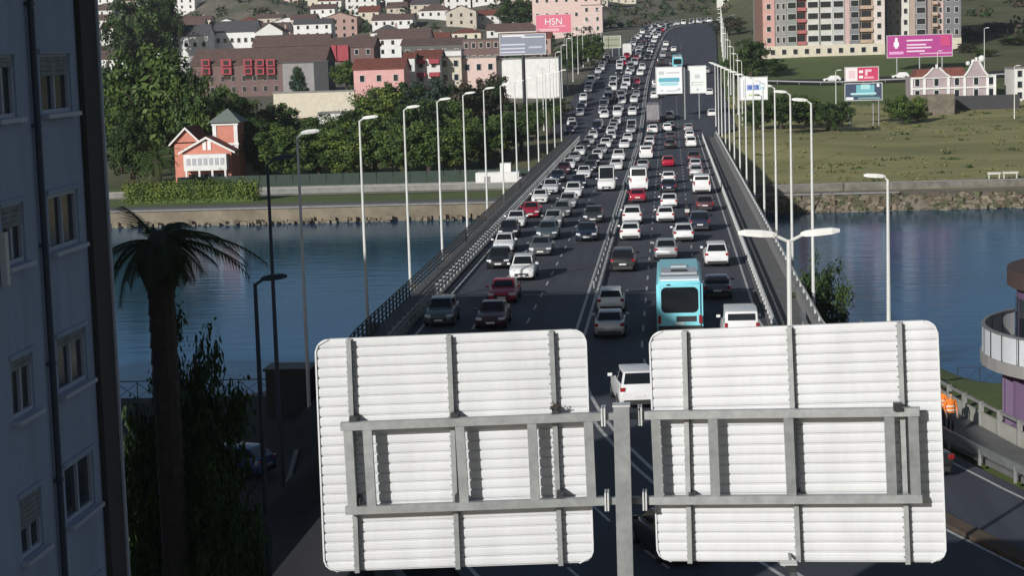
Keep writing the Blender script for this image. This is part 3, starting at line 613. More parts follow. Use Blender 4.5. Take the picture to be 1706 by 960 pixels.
# bus, coach and truck
def bus(name, label, x, y, z, bodym, L=11.5, Wd=2.55, H=3.05, tilt=0, boxy=False):
    t = thing(name, label, 'truck' if boxy else 'bus', (x, y, z)); t.rotation_euler = (tilt, 0, 0); hw = Wd/2
    bm = bmesh.new(); bmesh.ops.create_cube(bm, size=1); bmesh.ops.scale(bm, vec=(Wd, L, H-.3), verts=bm.verts); bmesh.ops.translate(bm, vec=(0, 0, .3+(H-.3)/2), verts=bm.verts)
    bmesh.ops.bevel(bm, geom=[e for e in bm.edges if max(v.co.z for v in e.verts) > 1], offset=.16, segments=3, affect='EDGES')
    me = bpy.data.meshes.new('body'); bm.to_mesh(me); bm.free(); me.materials.append(bodym); me.shade_smooth(); me.set_sharp_from_angle(angle=.7); link('body', me, t)
    def slab(nm, c, d, m): mb = MB(); mb.box(c, d); return mb.build(nm, m, t)
    yr = -L/2
    if not boxy:
        # rear window with rounded corners
        pts = []; w, z0, z1, r = 1.02, 1.32, 2.74, .28
        for cx, cz, a0 in ((w-r, z1-r, 0), (-w+r, z1-r, 90), (-w+r, z0+r, 180), (w-r, z0+r, 270)):
            for k in range(5): a = math.radians(a0+k*22.5); pts.append((cx+r*math.cos(a), cz+r*math.sin(a)))
        mb = MB(); mb.prism(pts, yr-.02, yr+.05); mb.build('rear_window', glass, t)
        for s in (-1, 1):
            for k in range(6): slab('side_window', (s*(hw+.004), -L/2+1.3+k*1.75, 2.1), (.02, 1.55, 1.0), glass)
            slab('taillight', (s*1.12, yr-.02, .95), (.16, .06, .45), taill)
        slab('number_plate', (0, yr-.03, .72), (.52, .03, .12), platem); slab('bumper', (0, yr-.01, .48), (2.4, .1, .24), trim); slab('engine_grille', (.35, yr-.015, .98), (1.1, .05, .3), trim)
        slab('windscreen', (0, L/2+.01, 1.9), (2.2, .03, 1.5), glass)
        pod = mat('roof_unit', (.50, .54, .56), .5, noise=.15, scale=2)
        a = slab('air_conditioning_unit', (0, -L/2+3.4, H+.12), (2.0, 2.6, .26), pod); 
        mb = MB(); mb.box((0, -L/2+2.9, H+.275), (.9, .7, .05)); mb.build('fan', trim, a)
        slab('roof_hatch', (0, 1.5, H+.05), (.9, .9, .1), pod); slab('roof_rail', (0, -L/2+.55, H+.03), (2.15, .22, .1), mat('roof_white', (.7, .74, .76), .5)); slab('roof_unit', (0, -L/2+1.35, H+.09), (2.2, 1.0, .18), mat('roof_grey', (.33, .38, .42), .5))
        slab('high_brake_light', (-.6, yr-.02, 2.88), (.2, .04, .08), trim)
    else:
        slab('rear_door', (-.6, yr-.01, 1.9), (1.15, .04, 2.3), bodym); slab('rear_door', (.6, yr-.01, 1.9), (1.15, .04, 2.3), bodym); slab('bumper', (0, yr-.02, .5), (2.3, .1, .2), trim)
        for s in (-1, 1): slab('taillight', (s*1.0, yr-.05, .66), (.3, .05, .12), taill)
    q = MB(); q.tube((-.15, 0, 0), (.15, 0, 0), .48, n=14); wh = q.mesh('wheel', black)
    for s in (-1, 1):
        for yy in (-L/2+2.8, L/2-2.6): link('wheel', wh, t, (s*(hw-.14), yy, .48))
    return t
aqua = mat('bus_aqua', (.25, .70, .80), .38, coat=.4)
p = onz(1132, 558, .1); bus('city_bus', 'bright aqua city bus seen from the rear just beyond the right sign', p.x+.05, p.y+5.75, .005, aqua)
Yb = 500.; bus('city_bus', 'small distant pale aqua bus climbing the outbound road', rx(1.6, Yb), Yb, road_z(Yb)+.01, aqua, tilt=math.atan(.067))
Yb = 372.; bus('box_truck', 'grey box truck near the median beyond the bridge end', rx(-3.1, Yb), Yb, road_z(Yb)+.01, mat('truck_grey', (.30, .29, .31), .6, noise=.4, scale=1.5), L=8, Wd=2.5, H=3.5, tilt=math.atan(.04), boxy=True)
Yb = 548.; bus('box_truck', 'white box truck coming down the far oncoming road', rx(-13.0, Yb), Yb, road_z(Yb)+.01, plain(WHITE), L=8, Wd=2.5, H=3.6, tilt=math.atan(.047), boxy=True)
# motorcycle with rider filtering between lanes
p = onz(1145, 368, 0); mc = thing('motorcycle', 'dark motorcycle filtering beside the dark blue off-road car', 'motorcycle', (p.x, p.y, .01))
for yy in (-.65, .65):
    mb = MB(); mb.tube((-.06, yy, .3), (.06, yy, .3), .3, n=14); mb.build('wheel', black, mc)
mb = MB(); mb.box((0, 0, .55), (.26, .9, .3)); mb.box((0, .2, .78), (.3, .5, .2)); mb.tube((0, .65, .3), (0, .4, 1.0), .04); mb.tube((0, -.65, .3), (0, -.1, .5), .05); mb.build('frame', dark_metal, mc)
mb = MB(); mb.box((0, -.3, .80), (.28, .7, .1)); mb.build('seat', black, mc); mb = MB(); mb.tube((-.38, .38, 1.02), (.38, .38, 1.02), .025); mb.build('handlebar', galv, mc)
mb = MB(); mb.box((0, -.75, .78), (.2, .05, .1)); mb.build('taillight', taill, mc); mb = MB(); mb.box((0, -.62, .98), (.4, .4, .3)); mb.build('top_box', galv_l, mc)
# ------------------------------------------------------------------ people (skin-modifier bodies)
def figure(joints, edges, name):
    me = bpy.data.meshes.new(name); keys = list(joints); me.from_pydata([joints[k][0] for k in keys], [(keys.index(a), keys.index(b)) for a, b in edges], [])
    ob = bpy.data.objects.new(name, me); COL.objects.link(ob); m = ob.modifiers.new('s', 'SKIN')
    for i, k in enumerate(keys):
        r = joints[k][1]; ob.data.skin_vertices[0].data[i].radius = r if isinstance(r, tuple) else (r, r)
    ob.data.skin_vertices[0].data[0].use_root = True
    ob.modifiers.new('u', 'SUBSURF').levels = 2
    dg = bpy.context.evaluated_depsgraph_get(); out = bpy.data.meshes.new_from_object(ob.evaluated_get(dg)); bpy.data.objects.remove(ob); out.name = name
    for p in out.polygons: p.use_smooth = True
    return out
skin = mat('skin', (.42, .26, .19), .6); vest = mat('orange_vest', (.80, .22, .03), .8); trous = mat('dark_trousers', (.02, .022, .03), .9); reflect = mat('reflective_band', (.72, .72, .66), .5); hairm = mat('dark_hair', (.02, .015, .012), .8); helm = mat('dark_helmet', (.02, .02, .025), .3, coat=.5); jacket = mat('dark_jacket', (.025, .025, .03), .8)
def standing(label, loc, rz, top, legs):
    t = thing('person', label, 'person', loc, rz)
    J = {'pel': ((0, 0, .95), (.15, .11)), 'sp': ((0, .01, 1.15), (.14, .10)), 'ch': ((0, .01, 1.36), (.17, .11)), 'nk': ((0, 0, 1.50), .06), 'hd': ((0, -.02, 1.60), (.075, .09)), 'hd2': ((0, -.03, 1.71), (.075, .09)),
         'hl': ((-.09, 0, .90), .085), 'kl': ((-.11, -.05, .50), .062), 'al': ((-.11, .0, .10), .045), 'fl': ((-.13, -.15, .05), .045), 'hr': ((.09, 0, .90), .085), 'kr': ((.11, .03, .50), .062), 'ar': ((.11, .08, .10), .045), 'fr': ((.13, -.06, .05), .045),
         'sl': ((-.20, .01, 1.41), .06), 'el': ((-.26, .04, 1.13), .048), 'wl': ((-.23, -.10, .90), .034), 'sr': ((.20, .01, 1.41), .06), 'er': ((.27, .04, 1.13), .048), 'wr': ((.24, -.08, .90), .034)}
    E = [('pel', 'sp'), ('sp', 'ch'), ('ch', 'nk'), ('nk', 'hd'), ('hd', 'hd2'), ('pel', 'hl'), ('hl', 'kl'), ('kl', 'al'), ('al', 'fl'), ('pel', 'hr'), ('hr', 'kr'), ('kr', 'ar'), ('ar', 'fr'), ('ch', 'sl'), ('sl', 'el'), ('el', 'wl'), ('ch', 'sr'), ('sr', 'er'), ('er', 'wr')]
    for s, w in (('L', 'wl'), ('R', 'wr')):
        p = Vector(J[w][0]); J['pm'+s] = (tuple(p+Vector((0, -.02, -.08))), .035); E.append((w, 'pm'+s))
        for k in range(4):
            q = p+Vector((0, -.05+.025*k, -.10)); J['f%d%s' % (k, s)] = (tuple(q+Vector((0, -.01, -.04))), .010); J['g%d%s' % (k, s)] = (tuple(q+Vector((.012, -.02, -.08+.01*(k == 3)))), .009); E += [('pm'+s, 'f%d%s' % (k, s)), ('f%d%s' % (k, s), 'g%d%s' % (k, s))]
        J['t'+s] = (tuple(p+Vector((0, -.07, -.09))), .011); E.append(('pm'+s, 't'+s))
    me = figure(J, E, 'body'); me.materials.append(legs); me.materials.append(top); me.materials.append(skin)
    for p in me.polygons:
        z = p.center.z; x = abs(p.center.x); p.material_index = 2 if (z > 1.5 or (x > .17 and z < 1.0 and z > .7)) else (1 if z > .93 else 0)
    link('body', me, t)
    J2 = {'a': ((0, .012, .88), (.19, .14)), 'b': ((0, .015, 1.15), (.185, .135)), 'c': ((0, .012, 1.37), (.20, .13)), 'd': ((0, .0, 1.45), (.11, .08))}
    ve = figure(J2, [('a', 'b'), ('b', 'c'), ('c', 'd')], 'vest'); ve.materials.append(top); v = link('vest', ve, t)
    for z in (1.02, 1.18):
        mb = MB(); n = 20
        A = [(math.cos(2*math.pi*k/n)*.186, .014+math.sin(2*math.pi*k/n)*.146, z) for k in range(n+1)]; B = [(x, y, z+.05) for x, y, z in A]; mb.strip(A, B); mb.build('reflective_band', reflect, t)
    hm = figure({'a': ((0, -.01, 1.66), (.082, .095)), 'b': ((0, .0, 1.74), (.08, .092)), 'c': ((0, .0, 1.78), (.05, .06))}, [('a', 'b'), ('b', 'c')], 'hair'); hm.materials.append(hairm); link('hair', hm, t, (0, .02, .01))
    return t
p = onz(1584, 726, .15); standing('worker in orange vest and dark trousers standing on the footpath', (p.x, p.y, .15), .3, vest, trous)
p = onz(1568, 716, .15); standing('second worker in orange mostly hidden behind the edge of right sign', (p.x, p.y, .15), -.6, vest, trous)
# rider
t = thing('person', 'motorcycle rider in dark jacket and helmet', 'person', tuple(mc.location))
J = {'pel': ((0, -.3, .92), (.14, .13)), 'sp': ((0, -.24, 1.12), (.14, .1)), 'ch': ((0, -.14, 1.34), (.17, .11)), 'nk': ((0, -.09, 1.47), .06), 'hd': ((0, -.06, 1.60), .10), 'sl': ((-.2, -.12, 1.38), .06), 'el': ((-.3, .1, 1.18), .05), 'wl': ((-.32, .34, 1.05), .04), 'sr': ((.2, -.12, 1.38), .06), 'er': ((.3, .1, 1.18), .05), 'wr': ((.32, .34, 1.05), .04),
     'hl': ((-.13, -.26, .9), .09), 'kl': ((-.24, .12, .80), .07), 'al': ((-.22, -.1, .42), .05), 'fl': ((-.22, .06, .36), .045), 'hr': ((.13, -.26, .9), .09), 'kr': ((.24, .12, .80), .07), 'ar': ((.22, -.1, .42), .05), 'fr': ((.22, .06, .36), .045)}
me = figure(J, [('pel', 'sp'), ('sp', 'ch'), ('ch', 'nk'), ('nk', 'hd'), ('ch', 'sl'), ('sl', 'el'), ('el', 'wl'), ('ch', 'sr'), ('sr', 'er'), ('er', 'wr'), ('pel', 'hl'), ('hl', 'kl'), ('kl', 'al'), ('al', 'fl'), ('pel', 'hr'), ('hr', 'kr'), ('kr', 'ar'), ('ar', 'fr')], 'body'); me.materials.append(jacket); link('body', me, t)
hm = figure({'a': ((0, -.06, 1.55), .12), 'b': ((0, -.05, 1.64), .145), 'c': ((0, -.06, 1.73), .11)}, [('a', 'b'), ('b', 'c')], 'helmet'); hm.materials.append(helm); link('helmet', hm, t)
# ------------------------------------------------------------------ vegetation
def leaf_cloud(mb, rnd, n, centre, rad, size, mats=(0,)):
    m = rnd.choice(mats)
    for _ in range(n):
        d = Vector((rnd.gauss(0, 1), rnd.gauss(0, 1), rnd.gauss(0, 1))).normalized(); r = rnd.random()**.45
        p = Vector(centre)+Vector((d.x*rad[0], d.y*rad[1], d.z*rad[2]))*r
        u = (d+Vector((rnd.gauss(0, .5), rnd.gauss(0, .5), rnd.gauss(0, .5)))).normalized(); a = u.orthogonal().normalized(); a.rotate(Matrix.Rotation(rnd.uniform(0, 6.28), 3, u)); b = u.cross(a); s = size*rnd.uniform(.6, 1.3)
        mb.add([p+a*s, p+b*s*.55, p-a*s, p-b*s*.55], [(0, 1, 2, 3)], m)
def crown_mesh(seed, mats, n_cl=75, n_leaf=85, size=.048, shape='round'):
    rnd = random.Random(seed); mb = MB()
    leaf_cloud(mb, rnd, 420, (0, 0, 0), (.62, .62, .62), size*2.2)
    for _ in range(n_cl):
        d = Vector((rnd.gauss(0, 1), rnd.gauss(0, 1), rnd.gauss(.15, 1))).normalized(); r = rnd.uniform(.45, .92)
        if shape == 'cone': d.z = rnd.uniform(-1, 1); k = .12+.42*(1-d.z); c = (d.x*k, d.y*k, d.z*.95)
        else: c = (d.x*r, d.y*r, d.z*r)
        q = rnd.uniform(.14, .27); leaf_cloud(mb, rnd, n_leaf, c, (q, q, q*.8), size, range(len(mats)))
    return mb.mesh('crown', mats, fix=False)
CROWNS = {'dark': [crown_mesh(1, [LEAF[0], LEAF[0], LEAF[1]]), crown_mesh(2, [LEAF[0], LEAF[1]])], 'mid': [crown_mesh(3, [LEAF[1], LEAF[0], LEAF[2]]), crown_mesh(4, [LEAF[1], LEAF[1], LEAF[2]])],
          'light': [crown_mesh(5, [LEAF[2], LEAF[1]]), crown_mesh(6, [LEAF[2], LEAF[4], LEAF[1]])], 'blue': [crown_mesh(7, [LEAF[3], LEAF[0]])], 'brown': [crown_mesh(8, [LEAF[5], LEAF[0]], n_cl=34)], 'lime': [crown_mesh(9, [LEAF[4], LEAF[2]])],
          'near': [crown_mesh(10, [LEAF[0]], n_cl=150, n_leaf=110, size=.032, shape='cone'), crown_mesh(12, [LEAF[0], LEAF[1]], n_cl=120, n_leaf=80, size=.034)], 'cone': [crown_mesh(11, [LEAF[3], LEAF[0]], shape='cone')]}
tk = MB(); tk.tube((0, 0, 0), (.03, .02, .45), .055, .04, n=7); tk.tube((.03, .02, .45), (-.02, 0, 1.0), .04, .012, n=6)
for a in range(5):
    an = a*1.26; tk.tube((.02, .01, .38+.06*a), (math.cos(an)*.34, math.sin(an)*.34, .72+.05*a), .022, .006, n=5)
TRUNK = tk.mesh('trunk', bark)
def tree(label, x, y, z, w, h, kind='mid', v=0, group=None, name='tree', low=.22, cat='tree', d=None):
    t = thing(name, label, cat, (x, y, z), random.uniform(0, 6.28), group)
    link('trunk', TRUNK, t, (0, 0, -.2), scale=(min(h*.9, w*.9), min(h*.9, w*.9), h*.92))
    ch = h*(1-low)/2; link('crown', CROWNS[kind][v % len(CROWNS[kind])], t, (0, 0, h*low+ch), scale=(w/2, w/2 if d is None else d/2, ch*1.06)); return t
def tree_px(label, px, ptop, Y, wpx, kind, v=0, group=None, hmin=3, **k):
    p = aty(px, ptop, Y); z = terrain(p.x, Y); ppm = F/Y; h = max(hmin, p.z-z); return tree(label, p.x, Y, z, wpx/ppm, h, kind, v, group, **k)
G1 = 'trees on the far left bank'
TL = [(248, 78, 322, 170, 'light', 'broad pale green tree, largest on the far left bank'), (190, 100, 330, 95, 'dark', 'dark tree between the grey facade and the largest bank tree'), (318, 120, 316, 90, 'mid', 'mid green tree behind the pink villa tower'), (215, 190, 305, 80, 'dark', 'small dark tree behind the villa palm'),
      (432, 190, 312, 90, 'dark', 'dark tree close right of the pink villa'), (478, 205, 306, 95, 'mid', 'green tree left of the first lit lamp head'), (530, 212, 308, 90, 'mid', 'green tree behind the first lit lamp'), (575, 206, 304, 90, 'light', 'pale tree between the first and second lit lamps'), (622, 195, 308, 90, 'light', 'pale tree behind the second lit lamp'),
      (630, 148, 345, 105, 'lime', 'yellow-green tree rising in front of the pink house'), (650, 130, 362, 80, 'dark', 'dark rounded tree right of the pink house'), (668, 200, 303, 85, 'mid', 'green tree behind the third lit lamp'), (712, 205, 303, 85, 'light', 'pale tree right of the third lit lamp'), (757, 200, 305, 85, 'light', 'pale tree behind the fourth lit lamp'), (720, 128, 352, 95, 'blue', 'blue-green conifer-like tree below the red and white flats'),
      (780, 130, 365, 90, 'brown', 'brownish thin tree below the beige house'), (815, 118, 372, 80, 'brown', 'brownish thin tree below the white warehouse'), (800, 190, 310, 80, 'mid', 'green tree above the white shed'), (838, 182, 318, 75, 'dark', 'dark tree right above the white shed'), (870, 185, 340, 66, 'mid', 'green tree near the billboard column'),
      (900, 165, 372, 70, 'dark', 'dark tree below the white warehouse corner'), (925, 160, 385, 50, 'brown', 'thin brownish tree beside the bridge end'), (745, 165, 335, 90, 'mid', 'green tree behind the fourth lamp head'), (590, 180, 335, 90, 'dark', 'dark tree left of the yellow-green tree'), (540, 192, 335, 95, 'mid', 'green tree in front of the long pale wall'), (465, 170, 340, 90, 'dark', 'dark tree below the brown brick block'), (400, 165, 345, 90, 'mid', 'green tree behind right of the villa'), (360, 140, 350, 90, 'mid', 'green tree behind the villa roof'), (690, 160, 330, 80, 'dark', 'dark tree between third and fourth lamp heads')]
for i, (px, pt_, Y, w, kd, lab) in enumerate(TL): tree_px(lab, px, pt_, Y, w*1.25, kd, i, G1, low=.06)
rt = random.Random(5)
tree_px('bluish conifer beside the brown brick block', 495, 112, 432, 48, 'cone', 0, None, low=.05); tree_px('small round tree left of the pink house', 575, 100, 440, 60, 'light', 0, None)
tree_px('dark tree beside the pink advertising board', 982, 58, 520, 66, 'mid', 0, None, low=.05); tree_px('dark tree below the pink advertising board', 952, 72, 500, 60, 'dark', 1, None, low=.05); tree_px('tall dark tree against the top left town', 222, -20, 560, 120, 'dark', 0, None, low=.05); tree_px('tall dark tree beside the facade at top left', 275, -25, 590, 60, 'dark', 1, None, low=.05); tree_px('dark round tree at the top centre', 862, -8, 760, 80, 'dark', 0, None, low=.05)
GR = 'bushes on the right bank'
for i, (px, pt_, Y, w, kd, lab) in enumerate([(1300, 150, 352, 70, 'dark', 'dark bush right of the parapet lamps'), (1345, 155, 356, 80, 'mid', 'green bush behind the right lamp heads'), (1390, 165, 352, 70, 'dark', 'dark bush left of the twin billboards'), (1262, 165, 350, 60, 'dark', 'dark bush below the white and blue sign'), (1500, 158, 372, 60, 'light', 'pale bush right of the twin billboards'), (1530, 160, 378, 40, 'lime', 'yellow-green bush left of the ruined wall'),
        (1250, 60, 470, 70, 'dark', 'dark tree left of the tall flats'), (1225, 90, 450, 55, 'mid', 'green tree beside the far road'), (1285, 95, 470, 60, 'dark', 'dark tree below the tall flats left end'), (1215, 25, 640, 70, 'brown', 'brownish tree on the hill left of the flats'), (1625, 50, 560, 60, 'brown', 'brownish shrub on the hill right of the flats'), (1660, 35, 580, 70, 'brown', 'brownish shrub near the top right corner'), (1690, 60, 540, 60, 'dark', 'dark shrub at the right edge of the hill'), (1640, 80, 505, 45, 'mid', 'green shrub above the white mansion'), (1610, 70, 520, 50, 'brown', 'dry shrub beside the magenta billboard')]):
    tree_px(lab, px, pt_, Y, w, kd, i, GR, low=.02, name='bush', cat='bush', hmin=2)
p = aty(1355, 440, 119); tree('green bush beside the right parapet above the water', p.x+.6, 120, -6.8, 4.2, p.z+7.2, 'near', 1, None, low=.05, name='bush', cat='bush')
# scrub and town greenery: uncountable
mb = MB(); rnd = random.Random(31)
for _ in range(420):
    x = rnd.uniform(10, 130); y = rnd.uniform(268, 430)**1.0; leaf_cloud(mb, rnd, 16, (x, y, terrain(x, y)+.15), (rnd.uniform(.8, 3.2), .8, rnd.uniform(.2, .45)), .26, (0, 2, 2, 2, 3))
stuff(mb.build('scrub', [LEAF[1], LEAF[2], mat('dry_grass', (.20, .19, .07), .9, noise=.4, scale=.3), LEAF[0]], fix=False)); 
o = bpy.data.objects['scrub']; tag(o, 'low scrub and dry tussocks over the right-hand field', 'scrub')
mb = MB()
for _ in range(1700):
    y = rnd.uniform(560, 1350); x = rnd.uniform(-.36, .26)*y
    if abs(x-rx(-4, y)) < 26: continue
    q = rnd.uniform(1.5, 4); leaf_cloud(mb, rnd, 26, (x, y, terrain(x, y)+q*.5), (q, q, q*.8), .9, (0, 0, 1))
tag(stuff(mb.build('hillside_wood', [LEAF[0], LEAF[5]], fix=False)), 'dark trees and shrubs scattered over the far hillside', 'trees')
# clipped hedge in front of the villa
a = aty(212, 315, 272); b = aty(425, 315, 272); hz = terrain(a.x, 272); hd = thing('hedge', 'bright green clipped hedge in front of the pink villa', 'hedge', ((a.x+b.x)/2, 272, hz))
mb = MB(); hl = (b.x-a.x)/2
for k in range(34): leaf_cloud(mb, rnd, 330, (-hl+2*hl*k/33, rnd.uniform(-.3, .3), 1.6), (.95, 1.15, 1.8+rnd.uniform(-.2, .2)), .17, (0, 0, 1))
mb.build('foliage', [LEAF[4], LEAF[2]], hd, fix=False); mb = MB(); mb.box((0, .1, 1.25), (2*hl-.6, .8, 2.5)); mb.build('stems', LEAF[2], hd)
# palms
def frond(mb, L, az, el, droop, leaf, rnd, m=0, w=.05):
    p = Vector((0, 0, 0)); d = Vector((math.cos(az)*math.cos(el), math.sin(az)*math.cos(el), math.sin(el))); n = 12; side = Vector((-math.sin(az), math.cos(az), 0))
    for k in range(n):
        q = p+d*(L/n); mb.tube(p, q, w*(1-k/n)+.008, w*(1-(k+1)/n)+.008, n=4, m=m, caps=False)
        if k > 1:
            for s in (-1, 1):
                for j in range(2):
                    c = p.lerp(q, j*.5); ll = leaf*(1-abs(k/n-.5)*.9)*rnd.uniform(.8, 1.1); tip = c+(side*s*.75+d*.6+Vector((0, 0, -.35))).normalized()*ll; e = d*.035
                    mb.add([c-e, c+e, tip], [(0, 1, 2)], m)
        p = q; d = (d+Vector((0, 0, -droop/n))).normalized()
def palm(label, x, y, z, h, R, nf, rnd, tr=.45, fr_range=(-.5, 1.2), leaf=.5, dead=0, custom=None, fm=None):
    t = thing('palm_tree', label, 'palm tree', (x, y, z)); mb = MB(); pz = 0
    nseg = max(4, int(h/.45))
    for k in range(nseg): mb.tube((0, 0, h*k/nseg), (0, 0, h*(k+1)/nseg), tr*(1.06 if k else 1.3), tr*.94, n=10)
    mb.build('trunk', bark, t); mb = MB(); mb.tube((0, 0, h-1.3), (0, 0, h-.3), tr*.95, tr*1.9, n=10); mb.tube((0, 0, h-.3), (0, 0, h+.5), tr*1.9, tr*.4, n=10); mb.build('crown_shaft', bark, t)
    specs = custom or [(rnd.uniform(0, 6.28), rnd.uniform(*fr_range), rnd.uniform(1.3, 2.4), R*rnd.uniform(.8, 1.05)) for _ in range(nf)]
    for az, el, dr, L in specs:
        if custom: L *= 1.2
        mb = MB(); frond(mb, L, az, el, dr, leaf, rnd); mb.build('frond', fm or LEAF[1], t, loc=(0, 0, h+.15))
    return t
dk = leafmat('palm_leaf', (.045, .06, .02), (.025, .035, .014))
c0 = aty(264, 402, 52); zg = terrain(c0.x, 52); rp = random.Random(4)
cust = [(2.5, .75, .5, 1.55), (2.8, .25, 1.6, 1.5), (3.0, .3, 3.2, 2.2), (3.3, .05, 2.2, 1.7), (3.0, -.1, 3.0, 2.0), (.3, .8, 2.6, 1.7), (.1, .3, 1.2, 2.7), (-.15, .2, 1.3, 2.5), (.0, .1, .9, 2.2), (.25, .4, 1.6, 2.3), (2.9, .1, .9, 1.7), (3.4, .3, 1.6, 1.9), (.2, .1, 1.2, 1.5), (-.3, 0, 1.3, 1.4), (1.5, .7, 1.5, 1.8), (-1.5, .2, 2.2, 1.7), (-1.2, .5, 2.4, 1.6), (4.2, .3, 2.4, 1.5), (1.1, .9, 1.5, 1.2), (2.0, .8, 1.4, 1.1), (.0, .05, 2.6, 1.3), (3.6, -.2, 2.6, 1.3), (0.05, .55, 1.2, 1.6)]
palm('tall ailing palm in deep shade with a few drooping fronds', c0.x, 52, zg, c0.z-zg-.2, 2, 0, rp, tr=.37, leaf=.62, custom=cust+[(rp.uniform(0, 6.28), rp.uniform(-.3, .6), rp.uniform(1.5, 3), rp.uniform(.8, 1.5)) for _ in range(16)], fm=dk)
c1 = aty(262, 262, 286); z1 = terrain(c1.x, 286); palm('bushy palm left of the pink villa', c1.x, 286, z1, c1.z-z1-.5, 4.6, 46, rp, tr=.5, fr_range=(-.4, 1.3), leaf=.9)
for i, (px, py, Y) in enumerate(((868, 215, 322), (893, 195, 340), (915, 190, 352))):
    c1 = aty(px, py, Y); z1 = terrain(c1.x, Y); palm('%s palm from the left between the bank trees and the bridge end' % ordw(i), c1.x, Y, z1, c1.z-z1, 3.4, 30, rp, tr=.35, leaf=.7)
# dark shrubs round the shaded palm
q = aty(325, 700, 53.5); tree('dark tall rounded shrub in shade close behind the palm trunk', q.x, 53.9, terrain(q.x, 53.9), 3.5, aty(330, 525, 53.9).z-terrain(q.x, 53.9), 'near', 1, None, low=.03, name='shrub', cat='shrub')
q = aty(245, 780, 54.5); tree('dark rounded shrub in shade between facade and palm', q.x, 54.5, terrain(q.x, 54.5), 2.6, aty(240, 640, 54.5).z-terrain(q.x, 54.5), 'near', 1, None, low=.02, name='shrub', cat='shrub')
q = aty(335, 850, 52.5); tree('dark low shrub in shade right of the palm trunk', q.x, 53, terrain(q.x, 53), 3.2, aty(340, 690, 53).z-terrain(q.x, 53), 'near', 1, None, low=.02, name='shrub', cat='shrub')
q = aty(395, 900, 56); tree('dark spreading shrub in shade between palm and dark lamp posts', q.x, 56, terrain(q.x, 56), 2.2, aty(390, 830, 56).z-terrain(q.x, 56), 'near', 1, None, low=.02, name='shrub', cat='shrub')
# ------------------------------------------------------------------ quay walls and near bank
mb = MB(); xs = [-190, -17.8]; 
qw = thing('quay_wall', 'pale stone quay wall along the far left waterline', 'quay wall', (-60, 258, WATER))
mb.box((-10, .6, .75), (200, 1.6, 2.7), m=0); mb.build('wall', sand, qw); mb = MB(); mb.box((-10, .5, 2.2), (200, 1.9, .2)); mb.build('coping', concrete, qw)
mb = MB(); rb = random.Random(8)
for _ in range(500):
    x = rb.uniform(-110, 88); s = rb.uniform(.2, .6); mb.box((x, -.35+rb.uniform(-.9, .2), .1+rb.uniform(-.2, .5)), (s*1.5, s, s), rz=rb.uniform(0, 3))
stuff(mb.build('foot_rubble', sand, qw))
qr = thing('promenade_wall', 'long low pale wall along the far left promenade', 'wall', (-60, 283, terrain(-60, 283))); mb = MB(); mb.box((3, 0, .35), (80, .4, .9)); mb.build('wall', concrete, qr); mb = MB(); mb.box((3, -.02, .84), (80, .5, .1)); mb.build('coping', plain((.45, .43, .38)), qr)
structure(MB().add([(-190, 261.5, -4.36), (-17.5, 261.5, -4.36), (-17.5, 265.5, -4.33), (-190, 265.5, -4.33)], [(0, 1, 2, 3)]).build('path', concrete_d, fix=False))
structure(MB().add([(-190, 278.5, -4.22), (-17.5, 278.5, -4.22), (-17.5, 281, -4.2), (-190, 281, -4.2)], [(0, 1, 2, 3)]).build('path', mat('sand_path', (.30, .28, .22), .9, noise=.2), fix=False))
gf = thing('garden_fence', 'dark green mesh fence in front of the far bank trees', 'fence', (-45, 294, terrain(-45, 294))); 
for k in range(22):
    mb = MB(); mb.box((-30+k*2.6, 0, 1.1), (2.5, .06, 1.9)); 
    if k == 0: gfm = mb.mesh('panel', mat('green_mesh', (.035, .06, .045), .8, noise=.3, scale=1)); 
    link('panel', gfm, gf, (k*2.6, 0, 0)); 
mb = MB(); mb.box((-2.7, 0, .08), (58, .3, .3)); mb.build('kerb', concrete, gf)
# rubble revetment on the right
rv = thing('rubble_revetment', 'brown rubble stone bank along the right-hand waterline', 'stone bank', (60, 255.3, WATER))
def rock(seed):
    r = random.Random(seed); bm = bmesh.new(); bmesh.ops.create_icosphere(bm, subdivisions=1, radius=.5)
    for v in bm.verts: v.co *= r.uniform(.75, 1.2)
    bmesh.ops.scale(bm, vec=(1.2, .9, .75), verts=bm.verts); me = bpy.data.meshes.new('stone'); bm.to_mesh(me); bm.free(); return me
STM = [mat('stone_tan', (.26, .22, .155), .9, noise=.3, scale=2), mat('stone_brown', (.16, .125, .085), .9, noise=.3, scale=2), mat('stone_mossy', (.11, .115, .06), .9, noise=.3, scale=2)]
RK = []
for k in range(6): me = rock(k); me.materials.append(STM[k % 3]); RK.append(me)
mb = MB(); mb.add([(-52, -.8, -.8), (70, -.8, -.8), (70, 2.2, 1.9), (-52, 2.2, 1.9), (70, 4.2, 2.1), (-52, 4.2, 2.1)], [(0, 1, 2, 3), (3, 2, 4, 5)]); mb.build('bed', stone, rv, fix=False)
for k in range(290):
    f = rb.random(); s = rb.uniform(.6, 1.25); link('stone', RK[k % 6], rv, (rb.uniform(-51, 3), -.7+f*2.9, -.5+f*2.35), scale=(s, s, s*.9), rz=rb.uniform(0, 6))
mb = MB()
for _ in range(700):
    f = rb.random(); s = rb.uniform(.3, .8); x = rb.uniform(-51, 69); mb.box((x, -.75+f*2.9, -.5+f*2.35), (s*1.4, s, s), rz=rb.uniform(0, 3), rx=rb.uniform(-.5, .5), m=rb.randrange(3))
stuff(mb.build('small_stones', STM, rv))
